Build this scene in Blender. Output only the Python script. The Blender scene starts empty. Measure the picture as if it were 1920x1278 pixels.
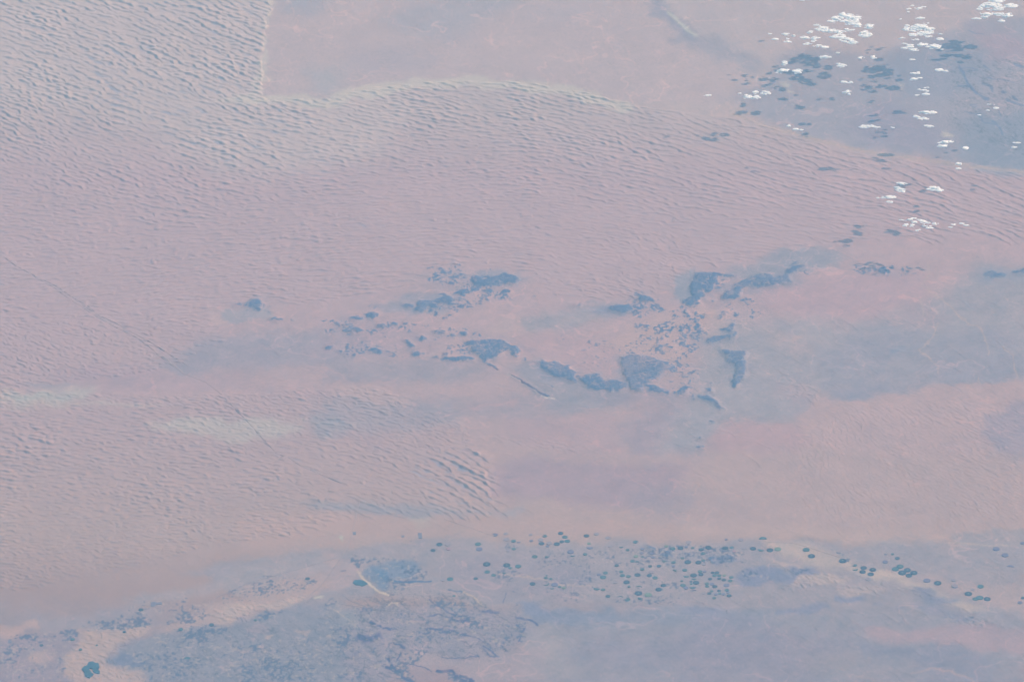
import bpy, math
import numpy as np
from mathutils import Vector

# ------------------------------------------------------------------ camera
# one unit is one kilometre; the camera is in low orbit, looking down obliquely
C = bpy.context.scene.collection
sc = bpy.context.scene
DIST = 700.0
ELEV = math.radians(31.5)
LENS = 211.0
cam = bpy.data.objects.new('camera', bpy.data.cameras.new('camera'))
C.objects.link(cam)
sc.camera = cam
cam.location = (0, -DIST * math.cos(ELEV), DIST * math.sin(ELEV))
cam.rotation_euler = (math.pi / 2 - ELEV, 0, 0)
cam.data.lens = LENS
cam.data.sensor_width = 36
cam.data.clip_start = 1
cam.data.clip_end = 6000

# ------------------------------------------------------------------ sky, sun, exposure
SUN_EL = math.radians(32.5)
SUN_AZ = math.radians(34)          # from +x towards +y
w = bpy.data.worlds.new("World")
sc.world = w
w.use_nodes = True
sky = w.node_tree.nodes.new('ShaderNodeTexSky')
sky.sky_type = 'NISHITA'
sky.sun_disc = False
sky.sun_elevation = SUN_EL
sky.sun_rotation = math.pi / 2 - SUN_AZ
w.node_tree.links.new(sky.outputs[0], w.node_tree.nodes['Background'].inputs[0])
w.node_tree.nodes['Background'].inputs[1].default_value = 0.15
sl = bpy.data.lights.new('sun', 'SUN')
sl.energy = 4.0
sl.angle = math.radians(.5)
sl.color = (1, .995, .98)
sun = bpy.data.objects.new('sun', sl)
C.objects.link(sun)
SUN = Vector((math.cos(SUN_EL) * math.cos(SUN_AZ), math.cos(SUN_EL) * math.sin(SUN_AZ), math.sin(SUN_EL)))
sun.rotation_euler = SUN.to_track_quat('Z', 'Y').to_euler()
sc.view_settings.view_transform = 'Standard'
sc.view_settings.look = 'None'
sc.view_settings.gamma = 1
sc.view_settings.exposure = 0.5
HAZE_COLOR = (.25, .60, 1.0)
HAZE_DENSITY = .0008
# light that reaches the lens from a flat surface: AIR + GAIN * albedo (measured)
AIR = np.array([.112, .222, .305])
GAIN = np.array([1.10, .82, .70])

# ------------------------------------------------------------------ photo <-> ground
FX = LENS / 36 * 1920
CAMZ = DIST * math.sin(ELEV)
CAMY = -DIST * math.cos(ELEV)
ce, se = math.cos(ELEV), math.sin(ELEV)


def ground(px, py, z=0.0):
    """point of the plane at height z seen at photo position px, py"""
    u = (np.asarray(px, float) - 960) / FX
    v = (639 - np.asarray(py, float)) / FX
    dx, dy, dz = u, ce + v * se, -se + v * ce
    t = (z - CAMZ) / dz
    return dx * t, CAMY + dy * t


def photo(x, y):
    """photo position of the ground point x, y"""
    rx, ry, rz = x, y - CAMY, -CAMZ
    d = ry * ce - rz * se
    v = ry * se + rz * ce
    return 960 + FX * rx / d, 639 - FX * v / d


ZT = {1: (0, 0, 3), 2: (640, 0, 3), 3: (1280, 0, 3), 4: (0, 426, 3), 5: (640, 426, 3), 6: (1280, 426, 3),
      7: (0, 852, 3), 8: (640, 852, 3), 9: (1280, 852, 3), 'a': (780, 980, 6), 'b': (1080, 980, 6),
      'c': (1400, 980, 3.692), 'd': (1640, 0, 6.857), 'e': (1600, 330, 8), 'f': (600, 480, 6),
      'g': (1000, 600, 6), 'h': (0, 1065, 6), 'i': (320, 1065, 6), 'j': (640, 1065, 6), 'k': (1260, 490, 7.385), 0: (0, 0, 1)}


def Z(t, s):
    ox, oy, k = ZT[t]
    a = np.array([float(q) for q in s.replace(' ', ',').split(',') if q]).reshape(-1, 2)
    return np.stack([ox + a[:, 0] / k, oy + a[:, 1] / k], 1)


# ------------------------------------------------------------------ noise
def vnoise(x, y, seed):
    rng = np.random.default_rng(seed)
    T = rng.random((512, 512)).astype(np.float32)
    xi = np.floor(x).astype(np.int32)
    yi = np.floor(y).astype(np.int32)
    fx = (x - xi).astype(np.float32)
    fy = (y - yi).astype(np.float32)
    fx = fx * fx * (3 - 2 * fx)
    fy = fy * fy * (3 - 2 * fy)
    x0 = xi & 511
    x1 = (xi + 1) & 511
    y0 = yi & 511
    y1 = (yi + 1) & 511
    a = T[y0, x0] * (1 - fx) + T[y0, x1] * fx
    b = T[y1, x0] * (1 - fx) + T[y1, x1] * fx
    return a * (1 - fy) + b * fy


def fbm(x, y, seed, octs=4, gain=.5):
    s = 0
    a = 1
    t = 0
    for i in range(octs):
        s = s + a * vnoise(x * 2 ** i + 17.3 * i, y * 2 ** i - 9.1 * i, seed + i)
        t += a
        a *= gain
    return s / t


def sstep(a, b, v):
    t = np.clip((v - a) / (b - a), 0, 1)
    return t * t * (3 - 2 * t)


# ------------------------------------------------------------------ ground sheet: vertex positions
X0, X1, NX = -66.0, 66.0, 2060
Y0, Y1, NY = -76.0, 98.0, 1500
xin = np.linspace(X0, X1, NX)
yin = np.linspace(Y0, Y1, NY)


def outer(a, b, n):
    t = np.linspace(0, 1, n + 1)[1:]
    return a + (b - a) * t ** 3


xs = np.concatenate([outer(X0, -900, 24)[::-1], xin, outer(X1, 900, 24)])
ys = np.concatenate([outer(Y0, -800, 24)[::-1], yin, outer(Y1, 1000, 24)])
GX, GY = np.meshgrid(xs.astype(np.float32), ys.astype(np.float32))
PX, PY = photo(GX.astype(np.float64), GY.astype(np.float64))
PX = np.clip(PX, -180, 2090).astype(np.float32)
PY = np.clip(PY, -130, 1410).astype(np.float32)
I0, J0 = 24, 24

# ------------------------------------------------------------------ maps of the land cover
MX, MY, MW, MH = -200, -150, 2310, 1580


def fill(poly, k=1):
    """even-odd filled polygon on the map, cell size k photo pixels"""
    W, H = MW // k, MH // k
    p = (poly - [MX, MY]) / k
    m = np.zeros((H, W), np.float32)
    x0, y0 = np.maximum(np.floor(p.min(0)).astype(int), 0)
    x1, y1 = np.minimum(np.ceil(p.max(0)).astype(int) + 1, [W, H])
    if x1 <= x0 or y1 <= y0:
        return m
    gx, gy = np.meshgrid(np.arange(x0, x1) + .5, np.arange(y0, y1) + .5)
    ins = np.zeros(gx.shape, bool)
    q = np.roll(p, -1, 0)
    for (ax, ay), (bx, by) in zip(p, q):
        if ay == by:
            continue
        c = ((ay > gy) != (by > gy)) & (gx < (bx - ax) * (gy - ay) / (by - ay) + ax)
        ins ^= c
    m[y0:y1, x0:x1] = ins
    return m


def blur1(m, r, ax):
    if r < 1:
        return m
    r = int(r)
    pad = [(0, 0), (0, 0)]
    pad[ax] = (r + 1, r)
    c = np.cumsum(np.pad(m, pad, mode='edge'), axis=ax, dtype=np.float64)
    n = m.shape[ax]
    hi = np.take(c, np.arange(2 * r + 1, 2 * r + 1 + n), axis=ax)
    lo = np.take(c, np.arange(0, n), axis=ax)
    return ((hi - lo) / (2 * r + 1)).astype(np.float32)


def blur(m, rx, ry=None):
    ry = rx * .6 if ry is None else ry
    for _ in range(2):
        m = blur1(blur1(m, round(rx / 1.4), 1), round(ry / 1.4), 0)
    return m


def line(poly, wd, k=1):
    """thick polyline on the map"""
    W, H = MW // k, MH // k
    m = np.zeros((H, W), np.float32)
    p = (poly - [MX, MY]) / k
    wd = wd / k
    for (ax, ay), (bx, by) in zip(p[:-1], p[1:]):
        x0, x1 = int(max(min(ax, bx) - wd - 2, 0)), int(min(max(ax, bx) + wd + 3, W))
        y0, y1 = int(max(min(ay, by) - wd - 2, 0)), int(min(max(ay, by) + wd + 3, H))
        if x1 <= x0 or y1 <= y0:
            continue
        gx, gy = np.meshgrid(np.arange(x0, x1) + .5, np.arange(y0, y1) + .5)
        L2 = (bx - ax) ** 2 + (by - ay) ** 2 + 1e-6
        t = np.clip(((gx - ax) * (bx - ax) + (gy - ay) * (by - ay)) / L2, 0, 1)
        d = np.hypot(gx - ax - t * (bx - ax), gy - ay - t * (by - ay))
        m[y0:y1, x0:x1] = np.maximum(m[y0:y1, x0:x1], np.clip(wd / 2 + .5 - d, 0, 1))
    return m


def lin(c):
    c = np.array(c) / 255.
    return np.where(c < .04045, c / 12.92, ((c + .055) / 1.055) ** 2.4)


def alb(c):
    """base colour of ground that reads as colour c under this light and air"""
    r, g, b = [float(v) for v in c]
    b -= .8 + .14 * min(max(b - r, 0), 30)
    r = 168 + (r - 168) * (.88 if r > 168 else .8) if r > 140 else r + 3
    if b - r > 9:
        g += 1.5
        r -= 1
    r -= 1.5
    g -= .5 + .02 * max(g - 160, 0)
    return np.clip((lin((r, g, b)) - AIR) / GAIN, .012, .85).astype(np.float32)


def samp(m, px, py, k=1):
    W, H = m.shape[1], m.shape[0]
    u = np.clip((px - MX) / k - .5, 0, W - 1.001)
    v = np.clip((py - MY) / k - .5, 0, H - 1.001)
    i = u.astype(np.int32)
    j = v.astype(np.int32)
    fu = (u - i)
    fv = (v - j)
    if m.ndim == 3:
        fu = fu[..., None]
        fv = fv[..., None]
    return (m[j, i] * (1 - fu) + m[j, i + 1] * fu) * (1 - fv) + (m[j + 1, i] * (1 - fu) + m[j + 1, i + 1] * fu) * fv


# ---- soft ground tones, 2 photo pixels a cell
K = 2
base = np.zeros((MH // K, MW // K, 3), np.float32)
rows = [(-150, (184, 175, 184)), (80, (184, 175, 184)), (200, (184, 174, 182)), (330, (183, 169, 180)), (450, (182, 168, 179)), (600, (181, 167, 178)),
        (800, (179, 166, 176)), (1000, (178, 166, 173)), (1110, (166, 158, 167)), (1160, (160, 159, 173)), (1278, (160, 157, 172)), (1430, (160, 155, 170))]
yy = MY + K * (np.arange(MH // K) + .5)
for ch in range(3):
    v = np.interp(yy, [r[0] for r in rows], [alb(r[1])[ch] for r in rows])
    base[..., ch] = v[:, None]


def paint(t, s, col, bl=12, st=1.0, bly=None):
    global base
    m = blur(fill(Z(t, s), K), bl / K, None if bly is None else bly / K)[..., None] * st
    base = base * (1 - m) + alb(col) * m


lmask = np.zeros((MH, MW), np.float32)
lcol = np.zeros((MH, MW, 3), np.float32)


def pline(t, s, col, wd, bl=2, st=1.0):
    """thin traced line (channel, bank, track) on its own fine map"""
    p = Z(t, s)
    x0, y0 = np.maximum((p.min(0) - [MX, MY] - 14).astype(int), 0)
    x1, y1 = (p.max(0) - [MX, MY] + 14).astype(int)
    m = line(p, max(wd, 1.2))[y0:y1, x0:x1]
    if bl > 2:
        m = blur(m, bl, bl)
    m = m * min(st * 1.15, 1)
    up = m > lmask[y0:y1, x0:x1]
    lmask[y0:y1, x0:x1][up] = m[up]
    lcol[y0:y1, x0:x1][m > .01] = alb(col)


CREAM = (192, 184, 184)
PINK = (186, 168, 176)
LGREY = (168, 165, 180)
GREY = (160, 162, 181)
BLUE = (146, 159, 184)
DBLUE = (130, 150, 184)
# upper left dunes, paler; rims
paint(0, '-200,-150 540,-150 520,0 498,40 490,180 540,200 700,170 800,190 700,300 420,330 200,200 -200,160', (190, 179, 186), 40, .8)
paint(0, '500,185 600,178 700,162 800,150 900,148 1000,154 1100,170 1190,196 1190,215 1100,190 1000,172 900,165 800,170 700,190 600,205 490,200 400,198 400,192', (196, 188, 189), 5, .7)
paint(0, '470,-150 525,-150 520,10 500,40 494,180 482,190 480,120 495,20', (195, 187, 189), 6, .7)
# smooth plain right of it
paint(0, '525,-150 1250,-150 1240,0 1290,60 1420,170 1330,195 1200,195 1100,168 1000,152 900,146 800,148 700,158 600,178 500,186 496,60', (185, 174, 183), 3, 1)
paint(2, '250,90 400,20 900,-100 1100,-60 800,120 560,230 300,170', (172, 169, 185), 30, .8)
paint(2, '30,300 250,250 550,330 500,420 60,440', (176, 171, 184), 26, .7)
paint(1, '1560,-60 1840,-60 1760,50 1560,90', (168, 168, 186), 18, .7)
paint(1, '1720,400 1920,360 1920,500 1740,530', (172, 172, 187), 20, .7)
paint(2, '950,60 1300,20 1500,0 1400,100 1100,130', (178, 173, 186), 30, .6)
paint(2, '1740,-60 1840,-60 1850,60 1920,150 1990,250 1930,290 1830,200 1780,90', (152, 160, 183), 11, .8)
paint(3, '-60,120 60,200 200,230 330,290 440,400 400,430 250,370 120,290 -40,250', (158, 163, 184), 14, .65)
pline(2, '1835,70 1870,100 1925,150 1990,200', (196, 194, 192), 4, 3, .8)
# upper right plain
paint(3, '230,560 400,480 560,330 800,270 1100,300 1250,200 1500,200 1620,110 2200,60 2200,1010 1920,970 1750,955 1600,938 1400,905 1150,862 850,795 700,760 420,672', (163, 165, 185), 16, .9)
paint(3, '1180,300 1450,260 1700,300 1780,420 1700,520 1560,480 1500,560 1300,560 1150,460', (146, 161, 187), 26, .55)
paint(3, '1500,720 1650,640 1920,640 2200,700 2200,980 1900,960 1640,930 1560,850', (146, 160, 184), 20, .85)
paint(3, '950,600 1200,560 1400,700 1500,800 1400,880 1000,800', (156, 160, 184), 24, .7)
paint(3, '1700,420 1830,420 1860,640 1740,600', (170, 166, 184), 18, .5)
paint(3, '1600,120 1750,200 1900,180 2000,330 1750,350 1650,250', (172, 164, 182), 18, .6)
paint(3, '560,480 620,500 640,560 700,620 600,560', (176, 168, 180), 14, .5)
for s in ('500,470 545,480 545,505 510,500', '545,520 585,525 590,545 550,545', '1410,730 1470,725 1470,750 1415,755', '1200,470 1260,475 1240,490'):
    paint(3, s, (196, 188, 188), 4, .8)
pline(3, '270,640 340,665 480,715 620,750 740,785 900,825 1030,855 1200,880 1400,905 1600,935 1800,955 2100,990', (190, 176, 178), 5, 3, .7)
for s, wd in (('1550,375 1580,410 1600,470 1640,515 1690,550 1715,555', 5), ('1545,485 1610,490', 4), ('1690,470 1735,490 1740,515', 5), ('1700,365 1735,395', 3),
              ('1815,560 1860,575 1925,600', 4), ('1715,440 1800,450 1865,465', 2), ('1590,625 1665,645 1690,690 1760,700', 2), ('1740,680 1790,720 1800,760', 3),
              ('1610,170 1640,180 1700,195', 2), ('1620,590 1650,590 1650,605 1625,605 1620,590', 2), ('1855,545 1880,560', 4), ('1800,515 1820,517', 4),
              ('1570,380 1660,385 1600,410', 2), ('1870,360 1920,380', 4), ('1780,620 1786,650', 2)):
    pline(3, s, (128, 151, 183), wd, 1.5, .7)
# central region: grey flats between the rocks
paint(4, '1190,480 1300,445 1480,435 1510,500 1400,530 1290,545 1220,515', (160, 163, 182), 5, .75)
paint(4, '1130,500 1160,480 1200,510 1290,540 1200,545', (190, 174, 182), 3, .7)
paint(4, '860,745 1000,710 1100,650 1200,615 1400,600 1600,575 1920,560 2100,700 1920,760 1500,800 1100,820 880,790', (159, 160, 180), 20, .85)
paint(4, '200,820 600,780 1000,820 1400,850 1500,900 1000,900 700,950 300,880', (172, 162, 177), 22, .6)
paint(5, '180,430 300,405 440,360 600,400 640,440 500,480 300,475 200,455', (155, 160, 182), 8, .8)
paint(5, '370,250 560,235 720,250 740,300 620,400 400,350', (172, 166, 180), 10, .5)
paint(5, '740,255 880,255 980,260 1030,285 1000,310 800,300', (150, 160, 184), 5, .7)
paint(5, '0,500 400,520 500,620 600,730 300,740 0,720 -200,700', (172, 163, 178), 20, .6)
paint(5, '-100,745 400,755 780,770 830,830 400,875 -100,880', (160, 160, 179), 14, .8)
paint(5, '930,785 1090,765 1250,840 1400,900 1640,935 1640,1010 1300,1060 1100,960', (156, 160, 180), 12, .85)
paint(5, '1090,770 1180,830 1280,865 1150,860', (138, 153, 182), 8, .5)
paint(5, '370,960 700,990 1000,960 1350,1040 1000,1100 690,1070 400,1040', (160, 160, 179), 22, .6)
paint(5, '-150,960 300,950 500,990 640,1030 660,1120 300,1150 -150,1130', (163, 162, 180), 12, .7)
paint(5, '150,890 380,960 340,1000 -50,960 -100,900', (186, 170, 178), 6, .6)
paint(5, '1400,930 1900,940 1900,1000 1500,1010', (160, 158, 178), 12, .6)
paint(5, '1650,1050 1950,950 2100,1000 2100,1278 1700,1278 1600,1150', (160, 158, 178), 18, .7)
paint(5, '1300,1060 1560,1080 1600,1250 1300,1278 900,1200 900,1100', (176, 163, 176), 14, .5)
paint(5, '720,1010 950,990 960,1000 740,1025', (188, 166, 176), 4, .7)
paint(5, '1000,500 1250,470 1450,430 1620,440 1620,490 1400,545 1200,600 1050,570', (160, 162, 180), 12, .8)
paint(5, '1400,445 1640,435 1640,480 1540,500 1430,490', (142, 156, 184), 8, .6)
paint(5, '860,500 980,480 1050,600 950,640 880,600', (184, 170, 178), 10, .5)
paint(5, '1540,700 1660,560 1800,480 1920,500 1960,700 1920,850 1870,900 1860,780 1750,720', (188, 170, 177), 12, .7)
paint(5, '900,600 1500,640 1560,760 1500,860 1330,810 1180,760 1000,720', (180, 165, 177), 14, .7)
# right: halo of the big ear shaped massif and the plain beyond
paint(6, '-70,330 -40,280 30,250 90,240 70,400 0,440 -80,410', (152, 161, 183), 6, .85)
paint(6, '230,245 420,190 560,135 700,115 900,140 890,230 700,240 620,330 420,340 330,330 330,270', (151, 160, 182), 10, .8)
paint(6, '60,440 220,440 250,540 180,620 120,640 60,560', (190, 171, 177), 8, .7)
paint(6, '400,330 900,260 1400,300 1300,400 1150,500 900,540 600,500 400,440', (180, 165, 178), 20, .7)
paint(6, '100,680 200,560 300,480 460,560 700,500 900,560 1200,500 1400,400 1560,300 1700,215 2200,180 2200,820 1920,850 1700,880 1450,890 1300,922 1150,948 1000,975 880,970 780,915 700,1000 640,1070 380,1100 220,1090 150,1278 -100,1278 -60,1000 90,940', (164, 164, 181), 26, .9)
paint(6, '780,915 1000,975 1150,948 1300,922 1450,890 1700,880 1920,850 2200,820 2200,700 1600,760 1200,820 900,860', (162, 162, 181), 5, .7)
paint(6, '850,620 1230,560 1400,600 1350,720 1200,800 1150,870 900,850 720,750', (155, 160, 182), 24, .7)
paint(6, '1400,640 1700,560 1920,640 1920,840 1700,870 1450,880 1300,800', (158, 161, 182), 20, .6)
paint(6, '950,900 1100,900 1250,910 1050,965 880,960', (150, 158, 182), 10, .6)
paint(6, '500,600 700,620 700,720 560,700', (178, 168, 178), 12, .6)
paint(6, '620,600 700,640 640,660', (188, 170, 177), 6, .6)
paint(6, '500,860 700,880 760,990 600,980', (170, 164, 178), 14, .7)
paint(6, '1200,450 1400,420 1500,500 1380,560 1200,540', (172, 164, 178), 18, .6)
paint(6, '1230,680 1300,690 1250,720', (140, 157, 184), 5, .8)
paint(6, '1600,300 1920,210 1920,300 1700,310', (148, 160, 184), 12, .7)
paint(6, '200,1100 400,1090 620,1090 700,1200 700,1278 200,1278', (180, 163, 175), 10, .6)
paint(6, '760,930 870,975 1000,980 1150,955 1300,928 1440,895 1700,890 1920,858 2200,830 2200,1000 1920,940 1750,1050 1680,1200 1700,1278 800,1278 640,1080', (183, 168, 177), 4, .85)
paint(6, '1750,1060 1850,975 2100,960 2100,1330 1780,1320 1700,1110', (164, 160, 179), 12, .85)
for s in ('1385,170 1380,280 1340,320 1420,380 1500,440 1590,520 1600,540 1670,560 1700,630 1725,715', '1600,540 1540,480 1440,390', '1390,640 1330,690 1400,740 1430,780 1435,825',
          '1800,670 1860,720 1870,800 1885,845', '1340,400 1355,490', '1430,540 1410,610 1380,660', '1660,840 1670,885'):
    pline(6, s, (184, 172, 178), 3, 2, .65)
# lower left: pale bands
for q in ('-200,945 200,950 420,975 300,1000 0,990 -200,985', '100,975 500,985 720,1000 500,1015 250,1010', '-200,935 100,930 330,945 100,960', '480,1000 800,995 1000,1010 780,1022', '-200,990 100,1005 330,1022 100,1020',
          '820,1130 1050,1110 1300,1120 1200,1150 950,1150', '1150,1110 1500,1095 1720,1130 1600,1160 1300,1140', '1000,1160 1350,1165 1650,1175 1400,1190 1100,1180', '1600,1090 1900,1080 2100,1095 1850,1105', '900,1105 1150,1092 1300,1100 1050,1112'):
    paint(4, q, (190, 183, 184), 7, .36, 3)
paint(4, '0,930 540,925 500,960 100,970', (176, 180, 186), 8, .7)
paint(4, '820,1120 1000,1095 1300,1090 1600,1080 1720,1130 1650,1180 1300,1190 950,1160', (184, 179, 184), 11, .65)
paint(4, '120,880 300,905 420,900 300,920 160,905', (150, 161, 183), 5, .7)
paint(4, '1050,830 1300,880 1900,900 1900,960 1500,950 1200,900', (172, 164, 178), 14, .5)
paint(4, '1750,1060 1920,1040 2000,1180 1780,1190', (160, 162, 180), 10, .7)
paint(5, '-50,1150 150,1160 300,1250 0,1200', (176, 164, 176), 10, .5)
# lower middle
paint(8, '-200,270 200,262 560,300 720,335 1000,300 1000,345 700,350 400,345 100,325 -150,320', (154, 161, 181), 9, .7)
paint(8, '850,60 1000,20 1400,30 1920,60 1920,260 1500,300 1200,240 880,260 840,180', (168, 160, 176), 20, .8)
paint(8, '1500,180 1900,160 2300,300 2200,380 1700,330', (162, 159, 177), 24, .6)
paint(8, '390,345 460,345 500,400 420,400', (176, 180, 184), 5, .7)
paint(8, '530,370 555,370 550,385 530,385', (196, 194, 190), 2, .8)
paint(8, '0,455 40,450 40,470 0,470', (178, 186, 186), 2, .8)
paint(8, '-600,340 0,330 700,360 1500,380 2000,420 2000,460 1400,430 700,400 0,440 -600,560', (184, 167, 173), 14, .7)
# lower right sand
paint(9, '200,0 900,-50 1400,0 2100,0 2200,420 1300,430 500,440 0,430 100,150', (180, 167, 175), 20, .7)
paint(9, '0,390 500,400 1100,440 1450,460 1460,480 1000,470 500,450 0,450', (188, 171, 176), 8, .6)
paint(9, '1470,430 2200,410 2200,520 1800,520 1500,495 1460,470', (160, 161, 178), 4, .8)
paint(9, '1000,480 1400,490 2200,520 2200,640 1800,640 1500,600 1100,560 900,520', (165, 163, 178), 14, .8)
pline(9, '1500,490 1600,500 1700,512 1850,510', (182, 173, 178), 3, 2, .6)
# the farming plain
paint(8, '-900,640 -300,560 -100,520 200,500 300,485 500,480 860,480 1200,500 1500,480 1920,485 2450,480 3840,520 3840,900 1920,890 1400,860 900,860 500,800 0,780 -100,1000', (160, 161, 179), 10, .85)
paint(8, '-100,560 0,540 60,600 120,640 80,700 -60,760 -250,760 -260,680', (176, 166, 176), 10, .8)
paint(8, '560,620 900,540 1300,600 1400,760 1200,820 700,800', (158, 158, 178), 24, .6)
paint(8, '1200,640 1440,650 1420,720 1250,720', (150, 156, 179), 12, .6)
paint(8, '1180,760 1500,860 1920,830 2400,860 1920,870 1500,880 1200,830', (170, 163, 176), 10, .5)
pline(8, '880,670 1000,680 1130,700 1250,735 1420,735', (184, 172, 176), 3, 2, .6)
pline(8, '90,660 140,710 200,760 260,790', (196, 182, 180), 4, 1.5, .9)
pline(8, '680,765 740,800 790,850', (186, 174, 176), 4, 1.5, .8)
pline('j', '510,420 570,385 640,395 650,420', (196, 182, 180), 3, 1, .8)
paint('j', '1680,860 1800,940 1830,900 1740,870', (192, 178, 178), 2, .7)
paint(9, '430,470 700,500 900,560 1080,650 900,640 700,620 560,560 480,520', (188, 175, 178), 10, .75)
paint(9, '950,660 1150,640 1300,720 1500,780 1700,880 1870,980 1820,980 1650,900 1480,820 1250,740 1120,700', (192, 178, 180), 7, .8)
paint(9, '1100,640 1350,680 1650,700 1920,720 2100,800 2100,960 1900,960 1700,840 1400,720', (180, 168, 176), 12, .7)
paint(9, '420,570 560,620 820,670 980,690 840,720 600,740 540,740 660,690 540,640', (190, 175, 179), 4, .7)
paint(9, '850,740 1040,730 1150,740 1120,780 900,775', (184, 172, 178), 6, .6)
# bottom
paint(8, '900,870 1920,880 3840,880 3840,1400 1100,1400 1000,1000', (156, 160, 180), 10, .85)
paint(8, '940,835 1080,835 1200,880 1500,890 1560,920 1300,965 1100,960 1000,900', (134, 152, 182), 9, .8)
paint(8, '1180,880 1500,880 1920,865 2400,880 2420,930 1920,960 1300,965', (145, 157, 181), 14, .7)
paint(8, '1100,900 1300,1000 1280,1278 1100,1278 1050,1100', (166, 164, 179), 24, .6)
paint(8, '1250,1050 2500,980 2500,1180 1500,1200', (150, 156, 180), 30, .6)
paint(8, '-1900,1400 0,1400 100,860 -150,850 -350,870 -800,980 -1150,1050 -1300,1100 -1300,1280', (148, 156, 179), 14, .85)
paint(8, '-150,860 500,830 900,870 1030,980 1000,1040 900,1160 600,1150 380,1080 300,1300 -200,1300', (152, 157, 179), 10, .8)
paint(8, '360,1090 700,1140 900,1070 1150,1090 1200,1400 740,1400 620,1200 400,1180', (168, 164, 178), 8, .8)
paint(8, '-100,950 60,970 120,900 60,850 -100,860', (158, 163, 180), 10, .6)
pline(8, '-60,860 0,900 60,940 110,990', (176, 172, 178), 3, 2, .6)
paint(9, '0,880 200,880 450,920 520,960 300,1020 0,1050', (146, 156, 181), 10, .7)
paint(9, '0,1000 500,980 900,1020 1000,1140 700,1278 0,1278', (150, 155, 178), 24, .6)
paint(9, '980,990 1200,970 1500,955 1920,990 2100,1000 2100,1120 1850,1130 1700,1100 1400,1055 1050,1050', (174, 163, 176), 10, .8)
paint(9, '980,1068 1250,1080 1450,1062 1600,1090 1720,1120 1720,1150 1500,1135 1300,1160 1000,1130', (142, 154, 179), 9, .7)
paint(9, '1300,1120 1700,1130 1760,1250 1700,1300 1400,1250 1300,1200', (143, 154, 179), 14, .6)
pline(9, '1290,1230 1400,1200 1500,1215 1630,1260 1650,1300', (170, 164, 176), 4, 2, .7)
pline(9, '930,1240 1000,1245 1080,1265', (176, 168, 178), 5, 3, .6)
paint(9, '750,1100 1000,1110 1000,1250 800,1240', (160, 160, 176), 18, .5)
for s, st in (('285,660 360,635 430,640 500,650 525,668 510,715 430,735 350,742 300,730 280,700', .95), ('550,645 620,632 700,640 725,655 700,685 640,690 600,715 550,732 480,722 490,690 540,690', .95), ('150,575 200,568 330,575 330,590 240,605 180,625 140,600', .8), ('840,790 1030,780 1040,808 900,822 850,815', .9), ('530,882 600,860 700,840 800,850 820,872 780,888 560,892', .8), ('1070,825 1110,815 1150,830 1090,838', .7),
              ('1140,858 1230,852 1225,866 1150,866', .7), ('1300,768 1420,772 1500,795 1570,818 1480,832 1330,800', .8), ('1440,880 1550,905 1640,925 1610,955 1520,945 1450,915', .6),
              ('1280,820 1450,820 1500,880 1400,880', .5), ('0,875 180,880 240,895 180,915 0,915', .5)):
    paint(9, s, (140, 153, 181), 6, st)
# lower left plain, sand tongues
paint(7, '1060,745 1350,620 1920,535 1980,620 1450,700 1100,795 700,840 640,800', (166, 163, 178), 10, .8)
paint(7, '-300,1100 0,1035 150,1010 300,1000 480,1000 400,1100 380,1400 -300,1400', (156, 156, 176), 9, .9)
paint(7, '200,930 450,880 700,830 860,850 840,960 640,970 460,975 300,1005 200,990', (160, 160, 178), 10, .75)
paint(7, '-200,985 60,955 200,940 215,975 130,1005 -200,1050', (186, 168, 174), 4, .8)
paint(7, '620,1170 700,1100 880,1010 1100,980 1200,952 1420,950 1500,900 1700,860 1920,880 1920,1400 820,1400 830,1225 640,1195', (146, 156, 178), 7, .9)
paint(7, '630,1150 690,1110 760,1095 850,1130 850,1175 720,1185 640,1175', (128, 148, 178), 6, .7)
paint(7, '370,1110 440,1050 500,965 640,970 850,955 720,1060 640,1130 620,1190 820,1220 830,1400 400,1400', (186, 171, 175), 9, .75)
paint(7, '170,1090 240,1080 260,1120 340,1140 180,1140', (186, 170, 176), 4, .7)
paint(7, '880,1000 1000,945 1130,900 1180,840 1400,780 1300,770 1500,720 1700,680 1850,670 1800,760 1700,830 1500,875 1430,920 1350,952 1200,955', (180, 167, 174), 7, .8)
paint(7, '1230,905 1300,850 1450,840 1700,790 1720,810 1600,850 1450,880 1400,920 1330,950 1250,945', (188, 175, 179), 6, .55)
paint(7, '1250,765 1400,725 1330,765', (188, 172, 176), 3, .7)
paint('i', '1000,430 1160,420 1150,470', (186, 172, 178), 2, .3)
paint('i', '1590,310 1690,305 1685,340 1600,345', (190, 184, 184), 2, .9)
paint('i', '1400,690 1500,650 1600,680 1560,740', (184, 172, 178), 2, .6)
paint('i', '1160,720 1240,715 1200,800 1155,780', (190, 174, 178), 2, .6)
paint('i', '980,640 1150,620 1140,720 960,730', (164, 160, 178), 2, .6)
paint('i', '1050,880 1170,960 1140,1000 1040,940', (180, 170, 178), 3, .6)
paint(7, '1830,540 1920,530 1960,580 1900,640', (180, 166, 174), 6, .5)
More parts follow.
